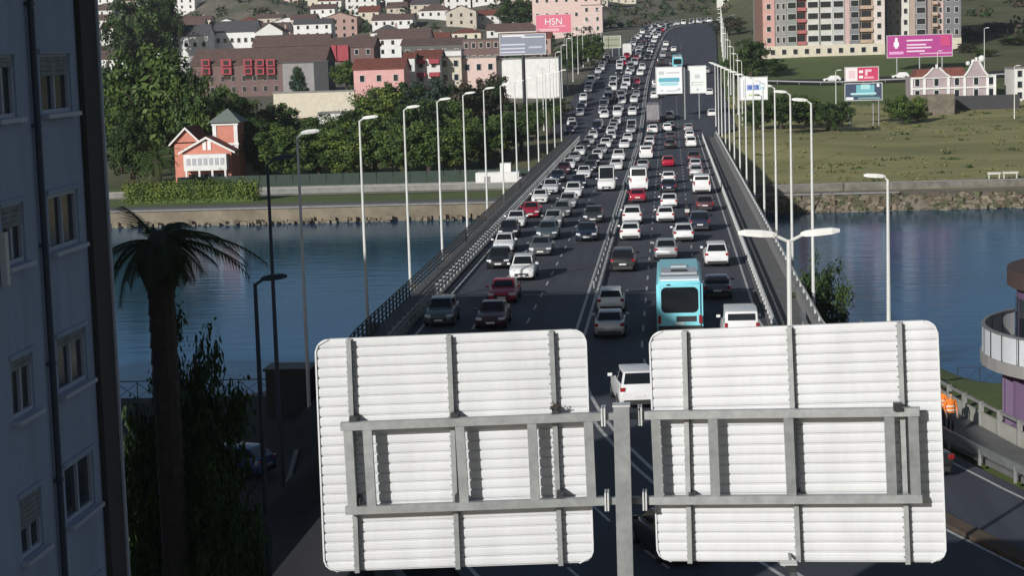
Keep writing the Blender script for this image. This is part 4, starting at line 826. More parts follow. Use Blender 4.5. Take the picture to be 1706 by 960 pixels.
bw = thing('bank_wall', 'low grey retaining wall on top of the right-hand stone bank', 'wall', (60, 264.2, -4.6)); mb = MB(); mb.box((9, 0, .55), (118, .5, 1.2)); mb.build('wall', mat('old_wall', (.24, .22, .19), .9, noise=.6, scale=.5), bw); mb = MB(); mb.box((9, 0, 1.2), (118, .6, .12)); mb.build('coping', concrete, bw)
for i, (px0, px1, py) in enumerate(((1645, 1667, 287), (1670, 1696, 286))):
    a = aty(px0, py, 272); b = aty(px1, py, 272); mb = MB(); mb.box(((a.x+b.x)/2, 272, a.z-.15), (b.x-a.x, .5, .3)); zz = terrain(a.x, 272)
    for x in (a.x+.2, b.x-.2): mb.box((x, 272, (zz+a.z)/2-.2), (.15, .3, a.z-zz))
    tag(mb.build('concrete_bench', plain((.6, .6, .55))), '%s long white bench from the left on the right bank' % ordw(i), 'bench', 'benches on the right bank')
# quay railings with crossed bracing
def quay_rail(label, x0, x1, y, m):
    z = terrain(x0+1, y-1); t = thing('quay_railing', label, 'railing', (x0, y, z)); n = int((x1-x0)/1.15); st = (x1-x0)/n
    q = MB(); q.tube((0, 0, 0), (0, 0, 1.12), .03, n=5); q.tube((0, 0, .15), (st, 0, 1.0), .02, n=4, caps=False); q.tube((0, 0, 1.0), (st, 0, .15), .02, n=4, caps=False); q.tube((0, 0, .12), (st, 0, .12), .02, n=4); q.tube((0, 0, 1.1), (st, 0, 1.1), .032, n=5); me = q.mesh('railing_panel', m)
    for k in range(n): link('railing_panel', me, t, (k*st, 0, 0))
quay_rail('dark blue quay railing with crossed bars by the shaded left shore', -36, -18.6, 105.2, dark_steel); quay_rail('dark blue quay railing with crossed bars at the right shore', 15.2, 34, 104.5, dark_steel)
c0 = aty(486, 640, 101); zz = terrain(c0.x-2, 101); kb = thing('kiosk', 'dark metal kiosk by the shaded quay railing', 'kiosk', (c0.x, 101, -3.0)); mb = MB(); mb.box((0, 0, 1.2), (2.4, 2, 2.4)); mb.build('body', dark_metal, kb); mb = MB(); mb.box((0, 0, 2.46), (2.6, 2.2, .12)); mb.build('roof', dark_metal, kb); mb = MB(); mb.box((0, -1.02, 1.0), (.9, .04, 1.9)); mb.build('door', trim, kb)
# retaining wall along the left of the near road, slip-road guard rail, footpath and fence
rw_ = thing('retaining_wall', 'dark retaining wall between the near road and the quay street', 'wall', (rx(-17.4, 90), 90, -3.1))
mb = MB(); ys = frange(40, 110, 3)+[110]
A = [Vector((rx(-17.42, Y), Y, 0)) for Y in ys]; o_ = Vector(rw_.location)
mb.strip([a+Vector((0, 0, -3.2))-o_ for a in A], [a+Vector((0, 0, .35))-o_ for a in A]); mb.strip([a+Vector((.3, 0, .35))-o_ for a in A], [a+Vector((0, 0, .35))-o_ for a in A]); mb.strip([a+Vector((.3, 0, .35))-o_ for a in A], [a+Vector((.3, 0, -.4))-o_ for a in A]); mb.build('wall', concrete_d, rw_)
rail_run('guard_rail', 'grey steel guard rail beside the slip road at lower right', 'guard rail', 7.2, 45, 110, (.6,), galv, 3.0, .62, thick=(.05, .15), postm=concrete)
pave('footpath', 7.45, 9.7, 45, 104, paving)
cf = thing('concrete_fence', 'pale concrete fence of posts and slabs along the footpath', 'fence', (rx(9.9, 45), 45, 0)); ox, oy, _ = cf.location; y = 45.0
while y < 103:
    xa, xb = rx(9.9, y)-ox, rx(9.9, y+2)-ox; an = math.atan2(2, xb-xa)
    mb = MB(); mb.box((xa, y-oy, .55), (.2, .2, 1.15)); mb.build('fence_post', concrete, cf)
    mb = MB(); mb.box(((xa+xb)/2, y-oy+1, .35), (math.hypot(xb-xa, 2), .1, .7), rz=an); mb.build('slab', plain((.36, .36, .32)), cf)
    mb = MB(); mb.box(((xa+xb)/2, y-oy+1, 1.05), (math.hypot(xb-xa, 2)+.05, .09, .12), rz=an); mb.build('top_rail', concrete, cf); y += 2
# round purple building at the right edge
purple = mat('purple_render', (.17, .10, .20), .7, noise=.2, scale=1); cxp, cyp = 20.2, 81.0
pb = thing('round_building', 'purple round building with white curved balcony at the right edge', 'building', (cxp, cyp, -.3))
def ringwall(name, r0, r1, z0, z1, m, n=48, parent=pb, a0=0, a1=2*math.pi):
    mb = MB(); k = [a0+(a1-a0)*i/n for i in range(n+1)]; P = lambda r, z: [(math.cos(a)*r, math.sin(a)*r, z) for a in k]
    mb.strip(P(r1, z0), P(r1, z1)); mb.strip(P(r0, z0), P(r0, z1)); mb.strip(P(r0, z1), P(r1, z1)); mb.strip(P(r0, z0), P(r1, z0)); return mb.build(name, m, parent)
ringwall('wall', .1, 5.9, 0, 5.9, purple); ringwall('balcony_floor', 5.0, 7.3, 2.7, 3.0, concrete); bal = ringwall('balcony_fascia', 7.2, 7.4, 2.6, 3.1, plain((.30, .29, .28)))
for k in range(40):
    a0 = 2*math.pi*k/40; ringwall('balcony_panel', 7.24, 7.32, 3.1, 4.15, plain((.62, .65, .67)), 3, bal, a0+.012, a0+2*math.pi/40-.012)
ringwall('handrail', 7.2, 7.36, 4.16, 4.24, galv, parent=pb); ringwall('roof', .1, 6.3, 5.9, 6.6, mat('brown_fascia', (.07, .045, .04), .8))
for k in range(28):
    a = 2*math.pi*k/28; mb = MB(); mb.box((math.cos(a)*6.3, math.sin(a)*6.3, 1.3), (.35, .35, 2.6), rz=a); mb.build('column', mat('purple_column', (.17, .11, .20), .7), pb)
for k in range(14):
    a = math.pi*.9+k*.22; mb = MB(); mb.box((math.cos(a)*5.9, math.sin(a)*5.9, 4.4), (.06, .9, 2.0), rz=a); mb.build('window', wglass, pb)
# ------------------------------------------------------------------ buildings on the far side
WIN = {}
def window_mesh(w, h):
    k = (round(w, 1), round(h, 1))
    if k not in WIN:
        q = MB(); q.box((0, 0, 0), (w+.24, .16, h+.24)); g_ = MB(); g_.box((0, -.1, 0), (w, .06, h)); WIN[k] = (q, g_, {})
    return WIN[k]
frame_w = plain((.62, .62, .58))
def add_window(parent, x, y, z, w, h, fm=None, pane=True):
    if not pane:
        k = ('p', round(w, 1), round(h, 1))
        if k not in WIN: WIN[k] = MB().box((0, 0, 0), (w, .1, h)).mesh('window', wglass)
        return link('window', WIN[k], parent, (x, y-.03, z))
    q, g_, d = window_mesh(w, h); fm = fm or frame_w
    if fm.name not in d: d[fm.name] = (q.mesh('window', fm), g_.mesh('pane', wglass))
    a, b = d[fm.name]; o = link('window', a, parent, (x, y, z)); link('pane', b, o); return o
def house(name, label, xc, yc, w, d, h, rh, wallm, roofm, gable='side', win=(3, 2), ww=.9, wh=1.3, rz=0, group=None, cat='house', z=None, pane=True, chim=False, over=.35):
    zs = [terrain(xc+a*w/2, yc+b*d/2) for a in (-1, 0, 1) for b in (-1, 0, 1)]; zb = min(zs)-.4; zg_ = (terrain(xc, yc-d/2) if z is None else z)
    t = thing(name, label, cat, (xc, yc, zb), rz, group); H = zg_-zb+h
    mb = MB(); mb.box((0, 0, H/2), (w, d, H))
    if gable == 'front': mb.add([(-w/2, -d/2, H), (w/2, -d/2, H), (0, -d/2, H+rh), (-w/2, d/2, H), (w/2, d/2, H), (0, d/2, H+rh)], [(0, 1, 2), (3, 5, 4)])
    if gable == 'side': mb.add([(-w/2, -d/2, H), (-w/2, d/2, H), (-w/2, 0, H+rh), (w/2, -d/2, H), (w/2, d/2, H), (w/2, 0, H+rh)], [(0, 1, 2), (3, 5, 4)])
    mb.build('wall', wallm, t); r = MB(); e = over; tk_ = .16
    if gable == 'front':
        s = rh/(w/2); a = (-w/2-e, H-s*e); b = (0, H+rh); c = (w/2+e, H-s*e); r.prism([a, b, c, (c[0], c[1]+tk_), (0, H+rh+tk_*1.3), (a[0], a[1]+tk_)], -d/2-e, d/2+e)
    elif gable == 'side':
        s = rh/(d/2); pr = [(-d/2-e, H-s*e), (0, H+rh), (d/2+e, H-s*e), (d/2+e, H-s*e+tk_), (0, H+rh+tk_*1.3), (-d/2-e, H-s*e+tk_)]
        n = len(pr); vs = [(-w/2-e, y, z_) for y, z_ in pr]+[(w/2+e, y, z_) for y, z_ in pr]; r.add(vs, [tuple(range(n)), tuple(range(n, 2*n))[::-1]]+[(i, n+i, n+(i+1) % n, (i+1) % n) for i in range(n)])
    elif gable == 'hip':
        rl = max(0, w/2-d/2); v = [(-w/2-e, -d/2-e, H), (w/2+e, -d/2-e, H), (w/2+e, d/2+e, H), (-w/2-e, d/2+e, H), (-rl-.01, 0, H+rh), (rl+.01, 0, H+rh)]; r.add(v, [(0, 1, 5, 4), (1, 2, 5), (2, 3, 4, 5), (3, 0, 4), (3, 2, 1, 0)])
    else: r.box((0, 0, H+.15), (w+.3, d+.3, .3))
    ro = r.build('roof', roofm, t)
    if chim: q = MB(); q.box((w*.25, d*.12, H+rh*.7+.5), (.7, .7, 1.6)); q.build('chimney', plain((.4, .3, .26)), ro)
    nc, nr = win
    for j in range(nr):
        for i in range(nc):
            x = -w/2+w*(i+.5)/nc; zz = zg_-zb+ (h/nr)*(j+.55); add_window(t, x, -d/2-.03, zz, min(ww, w/nc*.6), min(wh, h/nr*.6), pane=pane)
    return t
def bld(name, label, px0, px1, ptop, Y, d, rh, wallm, roofm, **k):
    a, b = aty(px0, ptop, Y), aty(px1, ptop, Y); xc = (a.x+b.x)/2; yc = Y+d/2; zt = aty((px0+px1)/2, ptop, Y).z; h = max(2.5, zt-rh-terrain(xc, Y)); return house(name, label, xc, yc, b.x-a.x, d, h, rh, wallm, roofm, **k)
pinkm = plain((.60, .235, .17)); pinkl = plain((.72, .40, .38)); pinkp = plain((.72, .55, .50)); cream = plain((.66, .60, .48)); whitem = plain(WHITE); whiteb = plain((.80, .80, .78)); redm = plain((.38, .06, .08)); greyw = plain((.30, .29, .29)); mauve = plain((.42, .34, .36))
# the pink villa: block with front gable and veranda, left wing, tower
Yv = 300; X = lambda px, py=250, Y=Yv: aty(px, py, Y).x; Z = lambda py, px=345, Y=Yv: aty(px, py, Y).z
zv = terrain(X(345), Yv); vl = thing('villa', 'pink and white villa with gabled front and square tower on the far bank', 'house', (X(345), Yv, zv)); VX, VZ = X(345), zv
def vbox(nm, px0, px1, z0, z1, y0, y1, m): mb = MB(); mb.box(((X(px0)+X(px1))/2-VX, (y0+y1)/2, (z0+z1)/2-VZ), (X(px1)-X(px0), y1-y0, z1-z0)); return mb.build(nm, m, vl)
zE, zA = Z(252), Z(230); w = X(385)-X(304)
vbox('wall', 304, 385, zv-.3, zE, 0, 9, pinkm)
mb = MB(); mb.add([(-w/2, 0, zE-VZ), (w/2, 0, zE-VZ), (0, 0, zA-VZ), (-w/2, 9, zE-VZ), (w/2, 9, zE-VZ), (0, 9, zA-VZ)], [(0, 1, 2), (3, 5, 4)]); mb.build('gable', pinkm, vl)
mb = MB(); s = (zA-zE)/(w/2); mb.prism([(-w/2-.6, zE-VZ-s*.6), (0, zA-VZ), (w/2+.6, zE-VZ-s*.6), (w/2+.6, zE-VZ-s*.6+.25), (0, zA-VZ+.3), (-w/2-.6, zE-VZ-s*.6+.25)], -.45, 9.3); mb.build('roof', tile_red, vl)
mb = MB(); mb.prism([(-w/2-.65, zE-VZ-s*.6-.08), (0, zA-VZ-.1), (w/2+.65, zE-VZ-s*.6-.08), (w/2+.65, zE-VZ-s*.6+.22), (0, zA-VZ+.27), (-w/2-.65, zE-VZ-s*.6+.22)], -.6, -.47); mb.build('barge_board', whiteb, vl)
vbox('veranda', 309, 380, Z(283), Z(256), -1.6, -.05, whiteb)
for k in range(7):
    mb = MB(); mb.box((-2.7+k*.9, -1.63, Z(268)-VZ), (.6, .08, 1.1)); mb.build('window', mat('veranda_glass', (.45, .46, .50), .2), vl)
for k in range(4): mb = MB(); mb.box((-3.1+k*2.07, -1.45, (Z(283)-VZ)/2), (.3, .3, Z(283)-VZ)); mb.build('veranda_post', whiteb, vl)
mb = MB(); mb.box((0, -.06, (Z(290)-VZ)/2+.2), (6.2, .1, 1.6)); mb.build('dark_opening', wglass, vl)
for k in (-.4, .4): mb = MB(); mb.box((k, -.05, Z(242)-VZ), (.55, .14, 1.5)); mb.build('window', whiteb, vl)
vbox('left_wing', 281, 322, zv-.3, Z(238, 300, 306), 3.5, 12, pinkm); wl = X(330)-X(274)
mb = MB(); xo = X(302)-VX; zz = Z(238, 300)-VZ; mb.prism([(xo-wl/2, zz-.6), (xo, zz+2.1), (xo+wl/2, zz-.6), (xo+wl/2, zz-.35), (xo, zz+2.4), (xo-wl/2, zz-.35)], 3.0, 12.3); mb.build('roof', tile_red, vl)
mb = MB(); mb.add([(xo-wl/2+.6, 3.45, zz-.05), (xo+wl/2-.6, 3.45, zz-.05), (xo, 3.45, zz+2.0)], [(0, 1, 2)]); mb.build('gable', pinkm, vl)
mb = MB(); mb.prism([(xo-wl/2-.05, zz-.7), (xo, zz+2.0), (xo+wl/2+.05, zz-.7), (xo+wl/2+.05, zz-.38), (xo, zz+2.37), (xo-wl/2-.05, zz-.38)], 2.82, 2.98); mb.build('barge_board', whiteb, vl)
vbox('tower', 346, 388, zv-.3, Z(205, 375, 304), 4, 9, pinkm); xt = (X(346)+X(388))/2-VX; ht = Z(205, 375, 304)-VZ; tw = (X(388)-X(346))/2
for sx in (-1, 1): mb = MB(); mb.box((xt+sx*(tw-.3), 3.95, ht-2.6), (.6, .2, 5.2)); mb.build('quoin', whiteb, vl)
for dz in (0, -3.2): mb = MB(); mb.box((xt, 3.9, ht-.15+dz), (2*tw+.3, .3, .35)); mb.build('string_course', whiteb, vl)
mb = MB(); e = .7; mb.add([(xt-tw-e, 4-e, ht+.1), (xt+tw+e, 4-e, ht+.1), (xt+tw+e, 9+e, ht+.1), (xt-tw-e, 9+e, ht+.1), (xt, 6.5, ht+2.3)], [(0, 1, 4), (1, 2, 4), (2, 3, 4), (3, 0, 4), (3, 2, 1, 0)]); mb.build('tower_roof', mat('tower_slate', (.16, .19, .17), .7), vl)
# white shed and steps at the water end of the bank
ws = thing('white_shed', 'white stepped masonry shed beside the bridge on the far bank', 'shed', (aty(830, 300, 288).x, 288, terrain(aty(830, 300, 288).x, 288)-.3)); 
mb = MB(); mb.box((0, 0, 1.2), (6.5, 3, 2.4)); mb.build('wall', whiteb, ws); mb = MB(); mb.box((1.2, .2, 2.9), (1.6, 2, 1.6)); mb.build('upper_block', whiteb, ws); mb = MB(); mb.box((3.9, -.2, .8), (1.2, 2.5, 1.6)); mb.build('side_block', whiteb, ws); mb = MB(); mb.box((-1.5, -1.52, 1.0), (.9, .06, 1.7)); mb.build('door', greyw, ws)
# mid-distance left
bld('pink_house', 'bright pink house with brown tiled roof among the trees', 588, 672, 98, 408, 9, 2.0, pinkl, tile_red, gable='side', win=(3, 2))
bld('white_house', 'small white porch building beside the bright pink house', 672, 690, 88, 420, 6, 1, whitem, tile_red, win=(1, 2))
rw2 = bld('flats', 'white low-rise flats with red balconies and red roof right of the pink house', 690, 732, 84, 424, 10, 1.6, whitem, tile_red, win=(2, 3))
for j in range(3):
    for i in (-1, 1): mb = MB(); mb.box((i*1.6, -5.5, 3.2+j*2.9), (2.3, 1.1, 1.0)); mb.build('balcony', redm, rw2)
bld('red_house', 'dark red house wall between the pink house and the flats', 670, 692, 100, 430, 7, .4, redm, tile_red, gable='flat', win=(1, 3))
bld('cream_house', 'cream house left of the pale pink one', 732, 768, 92, 428, 10, .4, cream, concrete, gable='flat', win=(2, 3))
bld('attic_house', 'white glazed attic storey above the cream house', 738, 768, 82, 436, 6, .3, whitem, concrete, gable='flat', win=(4, 1), wh=1.0)
bld('pale_pink_house', 'pale pink flat-roofed house left of the white warehouse', 768, 826, 93, 430, 10, .4, pinkp, concrete, gable='flat', win=(3, 2))
bld('warehouse', 'long white windowless warehouse behind the dark billboard column', 822, 930, 94, 432, 16, .5, whiteb, concrete, gable='flat', win=(0, 0))
bb = bld('brick_block', 'large brown brick block with red bay windows above the far bank trees', 318, 540, 80, 462, 14, 3.6, brick_brown, tile_brown, gable='side', win=(0, 0))
for i, px in enumerate((344, 378, 414, 434, 452)):
    xx = aty(px, 115, 462).x-bb.location.x
    for j in range(2): mb = MB(); mb.box((xx, -7.4, aty(px, 104+j*14, 462).z-bb.location.z), (2.1 if i != 1 else 2.6, .9, 1.7)); o = mb.build('bay_window', redm, bb); mb = MB(); mb.box((xx, -7.9, aty(px, 104+j*14, 462).z-bb.location.z), (1.2, .14, 1.0)); mb.build('pane', wglass, o)
    mb = MB(); mb.box((xx, -7.05, aty(px, 128, 462).z-bb.location.z), (1.6, .2, 1.0)); mb.build('window', wglass, bb)
for i in range(9):
    for j in range(2): add_window(bb, -14+i*2.6, -7.05, 2.2+j*2.6, .8, 1.2, greyw)
bld('grey_wing', 'blank grey gable wing at the right end of the brown brick block', 470, 528, 102, 455, 8, .4, greyw, slate, gable='flat', win=(0, 0))
bld('dark_shed', 'dark narrow building between brick block and small round tree', 522, 546, 100, 448, 8, .4, plain((.05, .05, .055)), slate, gable='flat', win=(0, 0))
b2 = bld('brick_block', 'reddish brown brick block with red bays behind the pink house', 545, 622, 62, 520, 12, 2.5, brick_brown, tile_brown, win=(4, 3))
for i, px in enumerate((552, 572)): xx = aty(px, 90, 520).x-b2.location.x; mb = MB(); mb.box((xx, -6.4, aty(px, 88, 520).z-b2.location.z), (3, .9, 4.2)); mb.build('bay_window', redm, b2)
bld('brick_block', 'dark brick block left of the grey billboard', 770, 832, 62, 520, 12, .5, brick_brown, slate, gable='flat', win=(5, 3)); bld('brick_block', 'low brown brick block above the white flats', 668, 770, 64, 535, 12, 1.6, plain((.12, .12, .11)), tile_brown, win=(5, 2)); bld('brick_block', 'long dark brown roofed block left of centre skyline', 420, 545, 58, 560, 12, 3, brick_brown, tile_brown, win=(8, 2))
bld('white_house', 'long white house with dark roof at upper left', 258, 345, 42, 590, 10, 3.2, whiteb, slate, win=(6, 2)); bld('white_house', 'white rendered block with pale gable right of the long white house', 345, 425, 35, 600, 10, 3.2, whiteb, slate, win=(7, 2), gable='side'); bld('white_house', 'white gable-fronted house above the brown brick block', 425, 470, 38, 590, 9, 2.6, whitem, tile_brown, gable='front', win=(2, 2))
wl_ = bld('long_wall', 'long pale boundary wall above the far bank trees', 455, 590, 152, 400, 1, .2, cream, concrete, gable='flat', win=(0, 0), cat='wall')
bld('white_garage', 'low white flat-roofed garage between trees left of the lamps', 530, 592, 186, 352, 4, .3, whitem, concrete, gable='flat', win=(0, 0))
for k in range(8):
    p = aty(545+k*6.5, 160, 398); mb = MB(); mb.tube((0, 0, 0), (0, 0, 2.6), .06, n=5); tag(mb.build('fence_post', lamp_pole, loc=(p.x, 398, terrain(p.x, 398))), '%s slim pale post from the left beside the pink house' % ordw(k), 'post', 'posts beside the pink house')
# town on the hillside
rh_ = random.Random(77); wc = [whitem, whiteb, cream, pinkp, whitem, whiteb, plain((.55, .50, .42)), plain((.42, .28, .24))]; rc = [tile_red, tile_brown, tile_brown, slate, tile_brown]; wn = ['white', 'bright white', 'cream', 'pale pink', 'white', 'bright white', 'beige', 'terracotta']; rn = ['red', 'brown', 'brown', 'slate', 'brown']
used = []
for ri, Y in enumerate((615, 665, 720, 780, 850, 930, 1010, 1100)):
    px = 165; i = 0
    while px < (885 if Y < 900 else 1010):
        wm_ = rh_.uniform(8, 17); wpx = wm_*F/Y; p = aty(px+wpx/2, 50, Y); ci = rh_.randrange(8); qi = rh_.randrange(5); hgt = rh_.choice((3.2, 5.6, 5.8, 6.0, 8.4))
        if Y < 640 and 250 < px < 480: px += wpx; continue
        house('house', '%s house with %s roof, %s from the left in hillside row %s from below' % (wn[ci], rn[qi], ordw(i), ordw(ri)), p.x, Y+rh_.uniform(-12, 12), wm_, rh_.uniform(8, 11), hgt, rh_.uniform(1.6, 2.8), wc[ci], rc[qi], gable=rh_.choice(('side', 'side', 'hip', 'front')), win=(max(2, int(wm_/3.2)), 1 if hgt < 4 else 2 if hgt < 7 else 3), group='houses of the hillside town', pane=False, chim=rh_.random() < .5)
        px += wpx*rh_.uniform(.9, 1.3); i += 1
for i, (px0, px1, pt_, Y, m, lab) in enumerate(((1062, 1098, -6, 1010, whiteb, 'tall white block at the head of the far road'), (1098, 1142, 2, 1040, whitem, 'white block with small windows right of the far road head'), (1142, 1182, 8, 1060, cream, 'cream block right of the white blocks at the road head'), (1002, 1060, 14, 960, cream, 'long cream block left of the far road head'), (1195, 1262, 18, 900, whitem, 'low white building on the hill left of the tall flats'), (886, 1000, -14, 720, pinkp, 'pale pink block with white bands behind the advertising board'), (968, 1003, 6, 690, pinkp, 'pinkish white house right of the advertising board'), (1690, 1725, 110, 420, whitem, 'white house at the right edge beside the white mansion'), (1672, 1720, 6, 760, whitem, 'long low white building at top right'))):
    bld('block', lab, px0, px1, pt_, Y, 12, .5, m, concrete, gable='flat', win=(max(2, (px1-px0)*Y//int(F*3.4)), 3), cat='building')
# tall flats
Yt = 525; zb_ = terrain(aty(1420, 60, Yt).x, Yt)
BAYS = [(1258, 1271, (.16, .09, .07), 0), (1271, 1291, (.62, .36, .32), 1), (1291, 1311, (.30, .29, .28), 2), (1311, 1328, (.26, .29, .27), 3), (1328, 1344, (.36, .12, .12), 4), (1344, 1365, (.62, .62, .58), 3), (1365, 1387, (.60, .60, .57), 3), (1387, 1407, (.50, .50, .50), 3), (1407, 1416, (.58, .42, .40), 0), (1416, 1432, (.20, .20, .22), 3), (1432, 1455, (.40, .30, .22), 4), (1455, 1474, (.70, .62, .58), 1)]
BAYS2 = [(1478, 1502, (.27, .26, .27), 2), (1502, 1515, (.72, .70, .64), 1), (1515, 1525, (.46, .36, .30), 0), (1525, 1543, (.24, .24, .26), 3), (1543, 1552, (.34, .28, .26), 0), (1552, 1562, (.42, .32, .25), 4), (1562, 1572, (.66, .48, .44), 1), (1572, 1601, (.20, .20, .22), 2)]
def tower_block(label, bays, Y, nf=8, fh=3.0):
    x0, x1 = aty(bays[0][0], 60, Y).x, aty(bays[-1][1], 60, Y).x; xc = (x0+x1)/2; z0 = terrain(xc, Y); t = thing('tall_flats', label, 'building', (xc, Y, z0-.8)); H = nf*fh+4.6
    mb = MB(); mb.box((0, 8, H/2), (x1-x0-.4, 13, H)); mb.build('core', greyw, t); mb = MB(); mb.box((0, 8, H+.2), (x1-x0, 14, .4)); mb.build('roof', slate, t)
    mb = MB(); mb.box((0, .55, 1.9), (x1-x0, 2.6, 3.8)); pod = mb.build('podium', cream, t)
    for i in range(int((x1-x0)/3)): add_window(t, -(x1-x0)/2+1.6+i*3, -.78, 2.2, 1.1, 1.3)
    for k, (a, b, c, ty) in enumerate(bays):
        xa, xb = aty(a, 60, Y).x-xc, aty(b, 60, Y).x-xc; w = xb-xa; xm = (xa+xb)/2; pr = [0, .5, .25, .8, 0, .65][k % 6]
        mb = MB(); mb.box((xm, .9-pr/2, 3.8+nf*fh/2), (w-.04, 1.4+pr, nf*fh)); mb.build('bay', plain(c), t); yf = .9-pr/2-(1.4+pr)/2
        for f in range(nf):
            z = 3.8+f*fh+1.6
            if ty == 1: add_window(t, xm, yf-.02, z, min(1.0, w*.4), 1.3)
            elif ty == 2:
                for s in (-1, 1): add_window(t, xm+s*w*.24, yf-.02, z, w*.2, 1.4)
            elif ty == 3: add_window(t, xm, yf-.02, z+.1, w*.78, 1.5); mb = None
            elif ty == 4:
                add_window(t, xm, yf-.02, z+.1, w*.7, 1.9, pane=False); q = MB(); q.box((xm, yf-.55, z-1.0), (w*.95, 1.1, .9)); q.build('balcony', plain(tuple(min(.8, v*1.25) for v in c)), t)
tower_block('tall multicoloured block of flats at upper right, left of the magenta billboard', BAYS, Yt); tower_block('tall grey and pink block of flats behind the magenta billboard', BAYS2, 535)
# white mansion
Ym = 425; zm = terrain(aty(1588, 150, Ym).x, Ym); mx = aty(1588, 150, Ym).x; ms = thing('mansion', 'mauve mansion with white pilasters and two ornate gables on the right bank', 'house', (mx, Ym, zm-.5)); Zm = lambda py, px=1588: aty(px, py, Ym).z-(zm-.5); Xm = lambda px: aty(px, 140, Ym).x-mx
mb = MB(); he = Zm(127); mb.box((0, 5, he/2), (Xm(1658)-Xm(1518), 10, he)); mb.build('wall', mauve, ms)
def gab(pc, hwp, ptop, y0):
    xg, hw_ = Xm(pc), (Xm(pc+hwp)-Xm(pc)); mb = MB(); mb.prism([(xg-hw_, he-.1), (xg+hw_, he-.1), (xg+hw_*.62, he+(Zm(ptop)-he)*.35), (xg+hw_*.2, Zm(ptop)), (xg-hw_*.2, Zm(ptop)), (xg-hw_*.62, he+(Zm(ptop)-he)*.35)], y0-.1, y0+.5); mb.build('gable', mauve, ms)
    for s in (-1, 1):
        pts = [(xg+s*hw_*1.06, he-.1), (xg+s*hw_*.66, he+(Zm(ptop)-he)*.36), (xg+s*hw_*.22, Zm(ptop)+.1)]; mb = MB()
        for a, b in zip(pts, pts[1:]): mb.tube((a[0], y0-.15, a[1]), (b[0], y0-.15, b[1]), .22, n=5)
        mb.build('gable_trim', whiteb, ms)
    mb = MB(); mb.box((xg, y0-.1, Zm(ptop)+.3), (.5, .5, .9)); mb.build('finial', whiteb, ms)
gab(1560, 22, 112, -.3); gab(1626, 19, 102, -.3)
mb = MB(); wmm = Xm(1612)-Xm(1524); mb.prism([(Xm(1524), he), (Xm(1530), Zm(114)), (Xm(1606), Zm(112)), (Xm(1612), he)], 1, 9); mb.build('roof', tile_red, ms)
for px in (1519, 1540, 1580, 1607, 1645, 1657): mb = MB(); mb.box((Xm(px), -.12, he/2), (.55, .3, he)); mb.build('pilaster', whiteb, ms)
for py in (128, 146): mb = MB(); mb.box((0, -.16, Zm(py)), (Xm(1658)-Xm(1518)+.3, .36, .35)); mb.build('cornice', whiteb, ms)
for px in (1528, 1560, 1594, 1626, 1651):
    for py in (136, 155): add_window(ms, Xm(px), -.05, Zm(py), .9, 1.5, whiteb)
for k, (px, py, r) in enumerate(((1636, 99, .8), (1622, 103, .5), (1613, 106, .5))): bm = bmesh.new(); bmesh.ops.create_icosphere(bm, subdivisions=2, radius=r); me = bpy.data.meshes.new('ball_finial'); bm.to_mesh(me); bm.free(); me.materials.append(whiteb); link('ball_finial', me, ms, (Xm(px), .2, Zm(py)))
rs = thing('ruined_wall', 'roofless stone ruin in front of the white mansion', 'ruin', (aty(1552, 170, 396).x, 396, terrain(aty(1552, 170, 396).x, 396)-.4)); mb = MB(); mb.box((0, 0, 2.3), (9, .5, 4.6)); mb.build('front_wall', stone, rs); mb = MB(); mb.box((-4.4, 3.3, 1.8), (.5, 6, 3.6)); mb.build('side_wall', stone, rs); mb = MB(); mb.box((4.4, 3.3, 2.2), (.5, 6, 4.4)); mb.build('side_wall', stone, rs); mb = MB(); mb.box((-2.6, -.27, 1.4), (1.0, .06, 2)); mb.build('doorway', black, rs)
rs = thing('dark_underpass', 'dark low wall coloured as the shaded underpass void beside the white mansion', 'wall', (aty(1645, 175, 405).x, 405, terrain(aty(1645, 175, 405).x, 405)-.4)); mb = MB(); mb.box((0, 0, 1.7), (13, .6, 3.2)); mb.build('wall', plain((.05, .05, .055)), rs)  # near-black colour stands for the shaded void of the underpass
# side road on the right hillside
mb = MB(); A = []; B = []
for k in range(26): x = 20+k*5; ya = 452+(x-20)*.12; A.append((x, ya, terrain(x, ya)+.25)); B.append((x, ya+9, terrain(x, ya+9)+.25))
mb.strip(A, B); sr = structure(mb.build('side_road', asphalt_old, fix=False))
rl = thing('side_road_barrier', 'pale guard rail along the hillside road right of the bridge', 'guard rail', (20, 452, 0)); mb = MB(); 
for a, b in zip(A, A[1:]): mb.tube(Vector(a)+Vector((-20, -452, .6)), Vector(b)+Vector((-20, -452, .6)), .14, n=5, caps=False)
mb.build('rail', galv_l, rl); mb = MB()
for a in A: mb.box((a[0]-20, a[1]-452, a[2]+.25), (.12, .12, .7))
stuff(mb.build('post', galv, rl))
for i, (x, c) in enumerate(((38, 'white'), (46, 'silver'), (63, 'grey'), (54, 'white'), (92, 'dark grey'))): y = 456+(x-20)*.12; vehicle('hatchback', c, x, y, terrain(x, y)+.3, math.pi/2, '%s hatchback on the hillside road, %s placed' % (c, ordw(i)), 'cars on the hillside road', 0)
